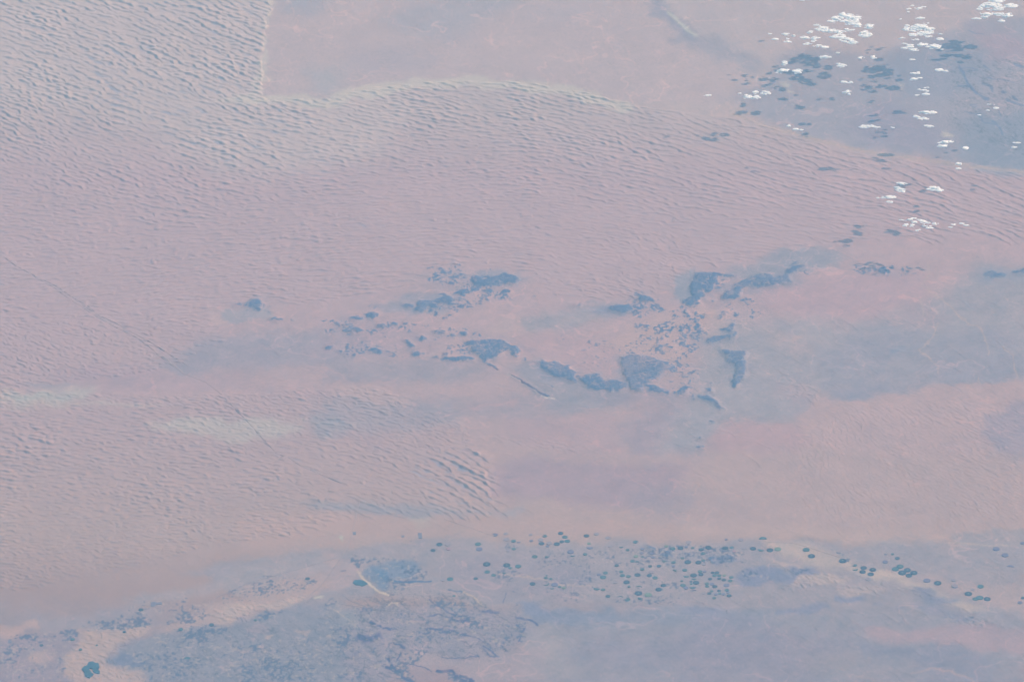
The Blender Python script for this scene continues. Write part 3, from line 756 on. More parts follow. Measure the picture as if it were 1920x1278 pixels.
# drainage lines, wind streaks and mottling of the gravel plains
wadi = samp(wadim, PX, PY)
grey = sstep(-.02, .10, col[..., 2] * .95 - col[..., 0] * .55 + .03) * (1 - m) * (1 - np.clip(dm * 1.3, 0, 1))
ox = (fbm(GX * .12, GY * .12, 301, 4, .6) - .5) * 9
d1 = np.abs(fbm(GX * .16 + ox * .16, GY * .11 - ox * .05, 311, 4, .55) - .5)
d2 = np.abs(fbm(GX * .42 + GY * .25 + ox * .1, GY * .22 - GX * .1, 321, 4, .6) - .5)
d3 = np.abs(fbm(GX * .9 + GY * .5, GY * .35 - GX * .1, 331, 4, .6) - .5)
v1 = sstep(.010, .002, d1) * .75 + sstep(.012, .003, d2) * .55
v2 = sstep(.016, .004, d3) * .45
col = col * (1 + (grey * v1 * .38)[..., None] * np.array([1.2, .8, .6], np.float32))
d4 = np.abs(fbm(GX * .5 + GY * .55, GY * .5 - GX * .2, 361, 4, .62) - .5)
v2 = np.clip(v2 + wadi * (sstep(.030, .006, d4) + sstep(.03, .008, d3)) * 1.1, 0, 1.5)
col = col * (1 - (np.maximum(grey, wadi * .9) * v2 * .40)[..., None])
mo = fbm(GX * .55 + GY * .2, GY * .75 - GX * .35, 341, 5, .62) - .5
mo2 = fbm(GX * 2.2 + GY * .5, GY * 2.6 - GX * 1.0, 351, 3, .6) - .5
col = col * (1 + ((.03 + .55 * grey * sstep(-78, -20, -GY)) * (mo * .75 + mo2 * .26))[..., None] * np.array([1.0, .8, .6], np.float32))
# shrubs, small plots
V = samp(shrub, PX, PY)
vn = fbm(GX * 3.4, GY * 3.0, 201, 4, .6)
vn2 = fbm(GX * .5, GY * .35, 211, 3)
mv = (sstep(1.0, 1.16, V * .46 + (vn - .5) * 1.3 + (vn2 - .5) * .8 + .62) * sstep(.05, .3, V) * .85)[..., None]
col = col * (1 - mv) + alb((114, 140, 170)) * mv
pn = fbm(GX * 3.0 + 40, GY * 2.6, 221, 3)
mp = (sstep(.66, .78, pn + V * .06) * sstep(.15, .45, V) * .42)[..., None]
col = col * (1 - mp) + alb((190, 178, 180)) * mp
grain = (fbm(GX * 4.5, GY * 3.2, 231, 2)[..., None] - .5)
col = col * (1 + grain * (.07 + .20 * V[..., None]))
Hh += (n2 - .5) * .05 * (.4 + V + .5 * dm) + (n1 - .5) * .10
edge = np.ones(GX.shape, np.float32)
edge[:I0] = edge[-I0:] = 0
edge[:, :J0] = edge[:, -J0:] = 0
Hh *= edge
col = np.clip(col, .01, .8).astype(np.float32)


def height_at(x, y, r=0.0):
    i0 = int(np.clip((x - r - X0) / dxs, 0, NX - 1)) + I0
    i1 = int(np.clip((x + r - X0) / dxs + 1, 0, NX - 1)) + I0 + 1
    j0 = int(np.clip((y - r - Y0) / dys, 0, NY - 1)) + J0
    j1 = int(np.clip((y + r - Y0) / dys + 1, 0, NY - 1)) + J0 + 1
    return float(Hh[j0:j1, i0:i1].max())


# ------------------------------------------------------------------ materials
def mat(name, color, rough=.9, build=None):
    m = bpy.data.materials.new(name)
    m.use_nodes = True
    nt = m.node_tree
    b = nt.nodes['Principled BSDF']
    b.inputs['Base Color'].default_value = (*[float(c) for c in color], 1)
    b.inputs['Roughness'].default_value = rough
    b.inputs['Specular IOR Level'].default_value = .1
    if build:
        build(nt, b)
    return m


def n_(nt, kind, **kw):
    n = nt.nodes.new(kind)
    for k, v in kw.items():
        if k in n.inputs:
            n.inputs[k].default_value = v
        else:
            setattr(n, k, v)
    return n


def ground_nodes(nt, b):
    at = n_(nt, 'ShaderNodeAttribute', attribute_name='cover')
    tc = n_(nt, 'ShaderNodeTexCoord')
    no = n_(nt, 'ShaderNodeTexNoise', Scale=3.0, Detail=4.0, Roughness=.6)
    nt.links.new(tc.outputs['Object'], no.inputs['Vector'])
    mr_ = n_(nt, 'ShaderNodeMapRange')
    mr_.inputs['From Min'].default_value = .3
    mr_.inputs['From Max'].default_value = .7
    mr_.inputs['To Min'].default_value = .95
    mr_.inputs['To Max'].default_value = 1.05
    nt.links.new(no.outputs[0], mr_.inputs[0])
    mx = n_(nt, 'ShaderNodeVectorMath', operation='SCALE')
    nt.links.new(at.outputs['Color'], mx.inputs[0])
    nt.links.new(mr_.outputs[0], mx.inputs['Scale'])
    nt.links.new(mx.outputs[0], b.inputs['Base Color'])
    b.inputs['Specular IOR Level'].default_value = 0


M_GROUND = mat('desert_ground', (.4, .3, .2), 1, ground_nodes)


def tag(o, label=None, cat=None, group=None, kind=None):
    for k, v in (('label', label), ('category', cat), ('group', group), ('kind', kind)):
        if v:
            o[k] = v
    return o


def mesh_obj(name, verts, faces, m, parent=None, smooth=False):
    me = bpy.data.meshes.new(name)
    me.from_pydata([tuple(map(float, v)) for v in verts], [], faces)
    me.update()
    if m:
        me.materials.append(m)
    if smooth:
        me.polygons.foreach_set('use_smooth', [True] * len(me.polygons))
    o = bpy.data.objects.new(name, me)
    C.objects.link(o)
    if parent:
        o.parent = parent
    return o


# ------------------------------------------------------------------ the ground sheet
def build_ground():
    ny, nx = GX.shape
    me = bpy.data.meshes.new('ground')
    co = np.stack([GX, GY, Hh], -1).reshape(-1, 3).astype(np.float32)
    me.vertices.add(len(co))
    me.vertices.foreach_set('co', co.ravel())
    idx = np.arange(ny * nx, dtype=np.int32).reshape(ny, nx)
    q = np.stack([idx[:-1, :-1], idx[:-1, 1:], idx[1:, 1:], idx[1:, :-1]], -1).reshape(-1, 4)
    me.loops.add(q.size)
    me.loops.foreach_set('vertex_index', q.ravel())
    me.polygons.add(len(q))
    me.polygons.foreach_set('loop_start', np.arange(0, q.size, 4, dtype=np.int32))
    me.update(calc_edges=True)
    a = me.attributes.new('cover', 'FLOAT_COLOR', 'POINT')
    c4 = np.ones((len(co), 4), np.float32)
    c4[:, :3] = col.reshape(-1, 3)
    a.data.foreach_set('color', c4.ravel())
    me.polygons.foreach_set('use_smooth', np.ones(len(q), bool))
    me.materials.append(M_GROUND)
    o = bpy.data.objects.new('ground', me)
    C.objects.link(o)
    tag(o, 'pink desert of dunes, dark rock massifs and grey gravel plains seen from above', 'ground', kind='structure')


build_ground()


# ------------------------------------------------------------------ lakes
def lake_nodes(nt, b):
    b.inputs['Specular IOR Level'].default_value = .25
    tc = n_(nt, 'ShaderNodeTexCoord')
    no = n_(nt, 'ShaderNodeTexNoise', Scale=1.2, Detail=5.0)
    cr = n_(nt, 'ShaderNodeValToRGB')
    cr.color_ramp.elements[0].color = (*[float(c) for c in alb((84, 132, 162))], 1)
    cr.color_ramp.elements[1].color = (*[float(c) for c in alb((104, 146, 170))], 1)
    nt.links.new(tc.outputs['Object'], no.inputs['Vector'])
    nt.links.new(no.outputs[0], cr.inputs[0])
    nt.links.new(cr.outputs[0], b.inputs['Base Color'])


M_LAKE = mat('lake_water', (.02, .05, .06), .35, lake_nodes)


def rough_outline(P, n, amp, seed):
    r = np.random.default_rng(seed)
    out = []
    for a, b in zip(P, np.roll(P, -1, 0)):
        for k in range(n):
            t = k / n
            p = a + (b - a) * t
            out.append(p + (r.normal(0, amp, 2) * [1, .6] if k else 0))
    return np.array(out)


def slab(name, P, m, th=.03, lift=.0, parent=None, z=None):
    """thin solid with a photo outline laid on the ground"""
    x, y = ground(P[:, 0], P[:, 1])
    cx, cy = x.mean(), y.mean()
    zt = max(height_at(a, b, .05) for a, b in zip(x, y))
    zt = max(zt, height_at(cx, cy, .15)) + th + lift if z is None else z
    n = len(x)
    v = [(a - cx, b - cy, 0) for a, b in zip(x, y)] + [(a - cx, b - cy, -th - .12) for a, b in zip(x, y)]
    f = [tuple(range(n)), tuple(range(2 * n - 1, n - 1, -1))] + [(i, i + n, (i + 1) % n + n, (i + 1) % n) for i in range(n)]
    # keep the outline counter-clockwise
    area = sum(x[i] * y[(i + 1) % n] - x[(i + 1) % n] * y[i] for i in range(n))
    if area < 0:
        f = [tuple(reversed(q)) for q in f]
    o = mesh_obj(name, v, f, m, parent)
    o.location = (cx, cy, zt)
    return o


lk = slab('lake', rough_outline(Z('h', '920,1130 950,1105 985,1095 995,1060 1040,1050 1075,1068 1105,1065 1115,1090 1112,1130 1095,1135 1125,1165 1120,1190 1080,1185 1050,1160 1045,1135 1010,1125 1000,1140 1025,1165 1055,1200 1030,1215 1010,1238 980,1225 960,1210 955,1180 940,1160'), 3, .45, 1), M_LAKE)
tag(lk, 'dark blue ragged lake ringed by pale dunes near the lower left corner', 'lake', kind='structure')
lk = slab('lake', rough_outline(Z('j', '130,160 155,132 205,130 260,145 298,175 270,190 235,203 200,190 165,188 140,172'), 3, .25, 2), M_LAKE)
tag(lk, 'small deep blue oval lake beside a pale bank and dark marsh', 'lake', kind='structure')


# ------------------------------------------------------------------ roads
def road(name, P, wpx, m, label):
    """a paved strip on a low embankment, following the ground"""
    pts = []
    for a, b in zip(P[:-1], P[1:]):
        k = max(int(np.hypot(*(b - a)) / 3), 1)
        pts += [a + (b - a) * i / k for i in range(k)]
    pts.append(P[-1])
    pts = np.array(pts)
    x, y = ground(pts[:, 0], pts[:, 1])
    tx = np.gradient(x)
    ty = np.gradient(y)
    n = np.hypot(tx, ty)
    nx_, ny_ = -ty / n, tx / n
    hw = wpx * .062 / 2
    z = np.array([height_at(a, b, hw) for a, b in zip(x, y)])
    z = np.convolve(np.pad(z, 2, mode='edge'), np.ones(5) / 5, 'valid') + .012
    v = []
    f = []
    for i in range(len(x)):
        for s, dz in ((-1.9, -.10), (-1, 0), (1, 0), (1.9, -.10)):
            v.append((x[i] + nx_[i] * hw * s, y[i] + ny_[i] * hw * s, z[i] + dz))
        if i:
            a = 4 * (i - 1)
            for q in range(3):
                f.append((a + q, a + q + 4, a + q + 5, a + q + 1))
    f.append((0, 1, 2, 3))
    e = 4 * (len(x) - 1)
    f.append((e + 3, e + 2, e + 1, e))
    o = mesh_obj(name, v, f, m)
    tag(o, label, 'road', kind='structure')
    return o


def var_nodes(c0, c1, scale):
    def f(nt, b):
        tc = n_(nt, 'ShaderNodeTexCoord')
        no = n_(nt, 'ShaderNodeTexNoise', Scale=scale, Detail=4.0)
        cr = n_(nt, 'ShaderNodeValToRGB')
        cr.color_ramp.elements[0].position = .3
        cr.color_ramp.elements[1].position = .7
        cr.color_ramp.elements[0].color = (*[float(c) for c in alb(c0)], 1)
        cr.color_ramp.elements[1].color = (*[float(c) for c in alb(c1)], 1)
        nt.links.new(tc.outputs['Object'], no.inputs['Vector'])
        nt.links.new(no.outputs[0], cr.inputs[0])
        nt.links.new(cr.outputs[0], b.inputs['Base Color'])
    return f


M_ROAD = mat('asphalt_road', (.1, .1, .1), .9, var_nodes((150, 155, 176), (164, 160, 176), .8))
M_TRACK = mat('graded_track', (.1, .1, .1), .9, var_nodes((171, 163, 174), (178, 168, 177), .8))
M_BERM = mat('pale_sand_berm', (.4, .3, .2), .95, var_nodes((196, 180, 184), (186, 172, 180), .6))
M_DIRT = mat('plain_track', (.1, .1, .1), .9, var_nodes((146, 153, 176), (156, 158, 178), .8))
road('road', np.concatenate([Z(4, '-90,90 0,155 100,225 180,265 230,300 310,345 400,410 480,460 560,515 640,558 760,615 830,665 900,725 1030,822 1160,872 1240,935 1310,1010 1400,1100 1470,1180 1560,1275'),
                             Z(7, '1620,15 1700,68 1920,160')]), .8, M_TRACK, 'long straight desert highway cutting diagonally through the left dune field')
road('road', Z(4, '230,290 320,335 410,395 490,440 560,500 640,535 760,600 870,660 960,720 1060,780'), .7, M_TRACK, 'thinner second carriageway running beside the diagonal highway')
road('sand_berm', Z(4, '900,714 1030,814'), 1.0, M_BERM, 'pale sand bank along the straightest stretch of the diagonal highway')
road('sand_berm', Z(4, '490,452 560,507 640,550'), 1.0, M_BERM, 'short pale sand bank between the two diagonal carriageways')
road('road', Z(8, '130,205 100,270 85,330 70,400 60,450 45,500 10,560'), 1.0, M_TRACK, 'narrow road running down from the dunes to the farming plain')
road('road', np.concatenate([Z(7, '1920,575'), Z(7, '1890,620 1840,690 1800,740 1740,790')]), 1.0, M_ROAD, 'short road dropping to a pale square clearing on the lower left plain')
road('road', Z(7, '1910,575 1600,665 1400,720 1220,800 1180,840 1130,890 1060,925 940,950 890,972 780,1040 720,1080'), .8, M_ROAD, 'winding grey road along the pale dunes of the lower left')
road('road', Z('h', '1720,655 1650,730 1500,830 1330,880 1260,930 1240,980 1240,1040'), .9, M_ROAD, 'thin road curving down to the dark marsh east of the ragged lake')
road('road', Z(8, '0,780 50,820 150,860 300,880 480,892'), 1.0, M_DIRT, 'long faint road crossing the blue grey bottom plain')
road('road', Z('j', '0,400 60,412 180,430 340,460 560,480'), 1.0, M_DIRT, 'second faint road just above the long one on the bottom plain')
road('road', Z(8, '580,362 720,408 850,455'), 1.0, M_TRACK, 'thin track slanting down to the first crop circles')
road('road', Z(9, '480,490 620,497 740,530 830,560 910,585'), 1.0, M_TRACK, 'thin track crossing pale sand above the eastern crop circles')

# ------------------------------------------------------------------ centre pivot fields
FIELD = {'T': ((84, 132, 162), (112, 142, 166)), 't': ((98, 140, 166), (122, 150, 170)), 'b': ((122, 142, 176), (138, 152, 180)), 'f': ((148, 154, 178), (156, 160, 180)),
         'g': ((126, 154, 168), (136, 160, 172)), 'p': ((172, 158, 174), (166, 156, 174))}
WORD = {'T': 'deep teal', 't': 'teal green', 'b': 'slate blue', 'f': 'faded grey', 'g': 'pale green', 'p': 'pinkish fallow'}


def field_nodes(c0, c1, ring):
    def f(nt, b):
        tc = n_(nt, 'ShaderNodeTexCoord')
        sep = n_(nt, 'ShaderNodeVectorMath', operation='LENGTH')
        nt.links.new(tc.outputs['Object'], sep.inputs[0])
        no = n_(nt, 'ShaderNodeTexNoise', Scale=3.5, Detail=3.0)
        oi = n_(nt, 'ShaderNodeObjectInfo')
        ad = n_(nt, 'ShaderNodeVectorMath', operation='ADD')
        nt.links.new(tc.outputs['Object'], ad.inputs[0])
        nt.links.new(oi.outputs['Location'], ad.inputs[1])
        nt.links.new(ad.outputs[0], no.inputs['Vector'])
        wv = n_(nt, 'ShaderNodeMath', operation='MULTIPLY_ADD')
        nt.links.new(sep.outputs['Value'], wv.inputs[0])
        wv.inputs[1].default_value = -ring
        nt.links.new(no.outputs[0], wv.inputs[2])
        cr = n_(nt, 'ShaderNodeValToRGB')
        cr.color_ramp.elements[0].position = .15
        cr.color_ramp.elements[1].position = .6
        cr.color_ramp.elements[0].color = (*[float(c) for c in alb(c0)], 1)
        cr.color_ramp.elements[1].color = (*[float(c) for c in alb(c1)], 1)
        nt.links.new(wv.outputs[0], cr.inputs[0])
        nt.links.new(cr.outputs[0], b.inputs['Base Color'])
    return f


MF = {k: mat('crops_' + WORD[k].replace(' ', '_'), (.05, .1, .08), .95, field_nodes(v[0], v[1], .5)) for k, v in FIELD.items()}
MF['w'] = mat('pale_middle', (.3, .3, .3), .95, field_nodes((126, 152, 174), (134, 158, 176), .2))
SHAPE = {'o': 'crop circle', 'c': 'notched crop circle', 'h': 'half crop circle', 'r': 'crescent crop plot'}


def shape_pts(kind, rot, n=36):
    t = np.linspace(0, 2 * math.pi, n, endpoint=False)
    if kind == 'o':
        return np.stack([np.cos(t), np.sin(t)], 1)
    if kind == 'c':
        t = np.linspace(rot + .5, rot + 2 * math.pi - .5, n)
        p = np.stack([np.cos(t), np.sin(t)], 1)
        return np.concatenate([p, [[-.15 * math.cos(rot), -.15 * math.sin(rot)]]])
    if kind == 'h':
        t = np.linspace(rot, rot + math.pi, n // 2)
        return np.stack([np.cos(t), np.sin(t)], 1)
    t = np.linspace(rot, rot + math.pi, n // 2)
    a = np.stack([np.cos(t), np.sin(t)], 1)
    c = np.array([math.cos(rot + math.pi / 2), math.sin(rot + math.pi / 2)])
    b = a[::-1] * [.98, .98]
    b = b - c * (b @ c)[:, None] * .5
    return np.concatenate([a, b[1:-1]])


def F(t, s):
    """x,y,r,colour+shape[angle] list in crop coordinates"""
    ox, oy, k = ZT[t]
    out = []
    for q in s.split():
        a = q.split(',')
        c = a[3]
        out.append((ox + float(a[0]) / k, oy + float(a[1]) / k, float(a[2]) / k, c[0], c[1] if len(c) > 1 else 'o', math.radians(float(a[4])) if len(a) > 4 else 0))
    return out


fields = F('a', '263,240,33,T 360,243,30,f 191,307,27,T 368,293,25,p 697,240,33,t 712,297,35,b 1098,204,25,t 1155,213,20,bh,190 1100,292,24,t 1413,232,30,T 1500,230,30,f 1448,148,25,tc,150 1405,192,28,f 1628,118,28,T '
           '1675,160,30,t 1703,206,30,t 1640,213,24,T 1585,239,32,T 1740,328,35,b 1765,365,24,tr,180 1335,379,30,t 1473,382,20,tc,60 796,462,40,T 1022,476,38,T 1060,507,20,t 1150,488,32,t 802,550,30,t 873,587,25,t 385,631,34,t '
           '672,624,24,T 1312,683,30,T 1462,617,20,t 1518,628,18,t 1462,683,34,tr,220 1560,693,35,b 1616,718,18,t 1664,729,20,g 890,133,30,bc,200 1010,120,24,f 1020,185,32,f 1297,202,20,b 1290,133,20,f 1480,262,18,b '
           '300,642,20,f 990,558,20,th,180 1530,733,20,th,200 428,820,17,t 1035,315,20,f 1470,590,12,t')
fields += F('b', '118,143,30,T 145,233,20,g 155,275,34,bh,180 103,353,23,t 672,213,28,tc,-30 363,165,30,f 230,122,26,f 378,263,22,f 510,268,22,th,180 580,304,20,t 745,292,20,b 1017,263,20,g 1088,290,27,t 1176,282,31,T 1240,270,18,b '
            '1313,280,18,t 1265,217,30,f 1408,300,28,T 1490,277,33,T 1515,315,27,f 1678,282,34,T 1752,275,24,tc,-20 1690,185,15,b 1855,188,28,f 1432,344,22,t 1258,441,34,T 1378,445,32,T 1432,422,20,t 1198,395,20,t 1097,442,24,t 1097,487,20,b '
            '990,428,18,t 865,384,20,b 858,345,22,b 750,380,16,t 635,428,25,t 690,440,20,th,0 737,338,18,b 675,375,25,g 458,479,23,T 833,487,22,T 933,484,23,T 745,523,23,t 1108,540,22,th,-40 1224,532,26,t 332,562,25,t 508,548,22,t 260,582,22,b '
            '305,611,34,t 523,591,27,t 590,602,25,t 693,585,34,T 825,591,28,T 890,617,28,t 852,554,28,f 570,667,33,T 983,703,28,T 931,749,34,T 703,791,40,T 812,810,37,g 360,823,25,T 500,836,27,tr,0 580,860,27,tc,140 725,845,26,th,150 '
            '707,725,32,tr,0 597,717,15,t 440,668,22,f 1323,588,35,T 1395,546,24,t 1447,547,20,b 1406,579,27,T 1240,596,30,th,180 1190,653,15,t 1204,701,30,t 1237,729,25,b 1351,670,34,T 1293,657,16,T 1297,682,14,t 1313,718,34,th,180 '
            '1330,765,25,br,20 1328,625,24,th,180 1538,558,20,T 1587,558,25,T 1560,590,24,t 1613,590,22,t 1668,590,18,g 1508,629,22,T 1612,625,20,T 1663,640,24,T 1748,611,25,t 1735,650,25,t 1473,682,22,t 1475,711,22,t 1530,686,24,b '
            '1563,714,27,T 1693,702,30,b 1527,765,18,t 1500,792,22,T 1609,762,20,T 1698,755,22,t 1724,817,26,T 1555,843,20,t 1440,788,20,f 1575,803,18,b 1617,793,16,t 1660,800,18,b 1710,780,18,b 1440,466,22,f 1780,320,20,p 1890,285,26,f '
            '235,735,34,th,160 305,750,24,t')
fields += F('c', '44,177,20,T 100,184,20,th,155 162,187,21,T 216,180,22,g 113,111,25,th,0 413,186,22,t 449,229,23,T 665,262,23,T 749,293,14,tc,150 752,321,17,th,200 810,311,21,T 803,339,20,T 873,324,22,T 859,355,21,T 843,389,18,f 960,270,17,b '
            '1043,246,16,T 1010,216,10,t 963,217,9,bh,180 1063,302,22,t 1030,320,23,t 1113,327,23,T 1077,346,26,T 1158,346,23,T 1123,364,21,T 1248,399,23,b 1323,415,24,T 1433,397,14,f 1442,436,20,f 1565,460,13,f 1620,439,20,t 1535,489,24,T 1583,525,19,t '
            '1614,517,24,t 1666,526,22,T 1728,180,22,b 1789,222,22,b 1826,305,22,bh,-10 1910,139,15,b 1913,519,12,T 1893,551,15,b')
fields += F(7, '1730,697,13,T 793,871,13,T 1190,955,13,T 1437,930,9,t 1017,983,13,t 699,997,8,T 408,1038,12,t 233,1070,10,T 1053,1148,17,th,0 453,1097,9,t 545,1072,6,t')
# each district is a group; the label counts along its rows from the left
DIST_ = [('on the lower left plain', lambda x, y: x < 640),
         ('at the belt\'s western end', lambda x, y: x < 905),
         ('below the pink dunes, west', lambda x, y: x < 1180 and y < 1046),
         ('in the loose southwestern farms', lambda x, y: x < 1110),
         ('beside the small dark outcrop', lambda x, y: x < 1395 and y < 1045),
         ('in the dense cluster\'s left side', lambda x, y: x < 1215 and y < 1112),
         ('along the dense cluster\'s bottom edge', lambda x, y: x < 1260 and y >= 1112),
         ('in the dense cluster\'s middle', lambda x, y: x < 1305),
         ('in the dense cluster\'s right corner', lambda x, y: x < 1385),
         ('in the sparse line on pale sand', lambda x, y: x < 1600),
         ('in the tight clump further east', lambda x, y: x < 1750),
         ('at the belt\'s far right end', lambda x, y: True)]
ORD = ['first', 'second', 'third', 'fourth', 'fifth', 'sixth', 'seventh', 'eighth', 'ninth', 'tenth', 'eleventh', 'twelfth', 'thirteenth', 'fourteenth', 'fifteenth', 'sixteenth', 'seventeenth', 'eighteenth', 'nineteenth', 'twentieth', 'twenty-first', 'twenty-second', 'twenty-third', 'twenty-fourth', 'twenty-fifth', 'twenty-sixth', 'twenty-seventh', 'twenty-eighth']


def district(x, y):
    for i, (nm, fn) in enumerate(DIST_):
        if fn(x, y):
            return i


for f in sorted(fields, key=lambda f: f[0]):
    pass
buckets = {}
for f in fields:
    buckets.setdefault((district(f[0], f[1]), f[3], f[4]), []).append(f)
SIZE = [(4.2, 'small'), (5.2, 'medium'), (99, 'large')]
top_used = 0
for (d, c, sh), fl in sorted(buckets.items()):
    fl.sort(key=lambda f: f[0])
    for i, (x, y, r, c_, s_, rot) in enumerate(fl):
        gx, gy = ground(x, y)
        rk_ = r * .0622
        p = shape_pts(sh, rot) * rk_
        n = len(p)
        area = sum(p[k][0] * p[(k + 1) % n][1] - p[(k + 1) % n][0] * p[k][1] for k in range(n))
        if area < 0:
            p = p[::-1]
        zt = height_at(gx, gy, rk_) + .02 + .004 * (len(bpy.data.objects) % 7)
        v = [(a, b, 0) for a, b in p] + [(a, b, -.10) for a, b in p]
        fc = [tuple(range(n)), tuple(range(2 * n - 1, n - 1, -1))] + [(k, k + n, (k + 1) % n + n, (k + 1) % n) for k in range(n)]
        fc = [fc[0], fc[1]] + [tuple(reversed(q)) for q in fc[2:]]
        # fan both caps so that notched outlines stay clean
        o = mesh_obj('crop_circle', v, fc, MF[c])
        o.location = (gx, gy, zt)
        sz = next(nm for lim, nm in SIZE if r < lim)
        where = DIST_[d][0]
        if len(fl) == 1:
            lb = f'{WORD[c]} {SHAPE[sh]} {where}'
        elif len(fl) == 2:
            lb = f'{"left" if i == 0 else "right"} of two {WORD[c]} {SHAPE[sh]}s {where}'
        else:
            lb = f'{ORD[i]} {WORD[c]} {SHAPE[sh]} from the left {where}'
        tag(o, lb, 'crop circle', 'irrigated crop circles of the farming belt')
        if (c == 'T' and r > 5.9) or (abs(x - 1580) < 2 and abs(y - 1051) < 2):
            q = shape_pts('o', 0, 16) * rk_ * .22
            vv = [(a, b, .012) for a, b in q] + [(a, b, -.02) for a, b in q]
            k2 = 16
            mesh_obj('field_centre', vv, [tuple(range(k2))] + [(k, (k + 1) % k2, (k + 1) % k2 + k2, k + k2)[::-1] for k in range(k2)], MF['w'], o)

# square plots
M_PLOT = mat('dark_plot', (.05, .1, .08), .95, field_nodes((124, 142, 172), (142, 156, 180), .1))
for t, s, lb in (('h', '95,800 130,797 133,835 90,838', 'dark square farm plot at the left edge of the bottom plain'),
                 ('h', '1700,385 1740,370 1760,385 1820,380 1822,402 1760,405 1735,425 1700,425', 'ragged dark farm plot left of the winding road'),
                 (8, '432,440 452,440 455,470 436,470', 'upright blue grey rectangle plot on the pink sand'),
                 (8, '66,434 83,434 83,450 66,450', 'tiny square compound beside the road above the farming plain'),
                 (8, '338,455 354,453 354,463 340,463', 'tiny dark plot on pink sand left of the upright rectangle'),
                 ('b', '200,722 240,730 285,745 262,756 205,740', None)):
    if lb:
        tag(slab('farm_plot', Z(t, s), M_PLOT), lb, 'farm plot')

# ------------------------------------------------------------------ clouds
def cloud_nodes(nt, b):
    b.inputs['Roughness'].default_value = 1
    b.inputs['Specular IOR Level'].default_value = 0
    b.inputs['Base Color'].default_value = (.84, .88, .93, 1)
    tr = n_(nt, 'ShaderNodeBsdfTranslucent')
    tr.inputs['Color'].default_value = (.85, .9, .95, 1)
    mx = n_(nt, 'ShaderNodeMixShader')
    mx.inputs[0].default_value = .25
    out = nt.nodes['Material Output']
    nt.links.new(b.outputs[0], mx.inputs[1])
    nt.links.new(tr.outputs[0], mx.inputs[2])
    nt.links.new(mx.outputs[0], out.inputs['Surface'])


M_CLOUD = mat('cumulus', (.8, .85, .9), 1, cloud_nodes)
ZC = 4.0


def CL(t, s):
    ox, oy, k = ZT[t]
    a = np.array([[float(v) for v in q.split(',')] for q in s.split()])
    return np.stack([ox + a[:, 0] / k, oy + a[:, 1] / k, a[:, 2] / k, a[:, 3] / k], 1)


clouds = []   # (description, ellipses)


def cl(name, *parts):
    clouds.append((name, np.concatenate([CL(t, s) for t, s in parts])))


cl('of the loose bank touching the top edge', ('d', '475,80,25,8 430,118,20,14 560,110,50,14 640,88,30,7 430,155,12,6 590,235,70,12 333,245,18,6'))
cl('of the large bank left of the corner', ('d', '650,300,45,7 530,320,60,12 430,365,55,35 600,350,110,35 520,385,60,25 690,380,70,30 620,435,70,28 740,425,30,15 500,455,50,22 700,470,35,10 '
   '350,495,35,14 530,510,60,12 835,505,30,12 850,440,14,12 380,560,40,12 450,585,55,12 430,615,100,15 520,640,60,15 610,575,60,22 760,600,75,28 860,640,20,8'))
cl('of the bright bank at the corner', ('d', '1570,15,100,25 1500,70,130,35 1600,105,60,25 1740,75,90,30 1810,75,25,15 1350,105,35,25 1530,130,90,12 1430,180,90,22 1600,185,60,20 1710,200,60,30 1310,238,55,10 1410,220,50,15 1635,268,45,14'))
cl('of the ragged bank furthest from the corner', (3, '910,85,35,14 960,100,45,18 870,105,30,14 850,122,30,8 940,125,45,16 985,140,20,12 1050,150,30,12 760,142,18,7 790,165,40,16 840,175,35,12 880,180,30,10 935,168,25,6 '
   '1030,195,38,18 880,205,35,12 920,225,35,14 950,238,25,10 850,210,20,8 720,180,18,8 680,212,22,10 740,215,18,10 735,232,15,5 580,195,18,9 625,203,12,6 515,221,7,3 585,218,8,5 590,235,15,4 700,248,18,7 760,260,30,7 800,265,18,6 490,190,6,2'))
cl('above the dark shadows on the left', (3, '570,355,14,14 560,398,32,10 545,408,20,6 645,403,25,12'))
cl('among those scattered below the ragged bank', (3, '805,322,38,8 893,368,30,12 875,298,6,3 1010,325,18,6 1070,322,18,8 905,463,14,8 940,463,16,6 920,517,22,8 935,530,10,4'))
cl('of the lone small bank nearest the dunes', (3, '410,520,16,12 365,545,25,12 410,548,18,12 465,523,22,12 310,525,15,3 143,537,25,3'))
cl('of the wisps along the dune rim', (3, '600,705,15,5 635,728,12,3 665,731,5,4 1035,712,45,8 1090,718,14,6 1178,716,10,4'))
cl('of the string below the large solid bank', ('d', '485,768,45,8 500,945,35,18 560,935,20,12 500,1020,60,12 565,1003,15,6 830,905,55,16 890,915,20,12 570,1150,20,8 630,1160,20,8 665,1128,30,7 680,1172,15,7 650,1212,40,8 530,1225,35,7'),
   (3, '1375,632,50,9 1350,668,22,9 1312,658,12,6 1385,710,22,7 1475,800,38,9 1465,822,25,10 1505,797,15,7 1590,833,12,5'))
cl('of the wisps near the right edge', (3, '1865,830,18,5 1665,648,8,4 1720,618,10,4 1765,608,8,3 1730,588,25,3 1870,802,20,3 1553,921,25,5 1550,947,15,4'))
cl('of the small group over the dunes', (3, '1240,1032,28,7 1225,1070,30,11 1208,1060,12,12 1415,1060,35,13 1440,1070,15,8 1150,1110,45,6 1180,1105,30,4 1160,1135,18,5 1095,1112,6,4'))
cl('of the lowest thin bank over dunes', ('e', '720,653,18,10 775,660,25,14 850,652,10,8 905,635,25,9 910,695,45,14 990,660,14,10 1040,690,35,18 1060,718,25,14 790,740,30,18 875,745,38,18 1130,705,35,15 1220,712,50,18 1080,745,40,14 '
   '1155,765,35,14 960,810,35,10 1520,728,25,8 1460,765,35,8 1610,710,25,4 1700,740,40,4 1120,780,10,6'))
cl('touching the top edge alone', (3, '665,2,10,5'))

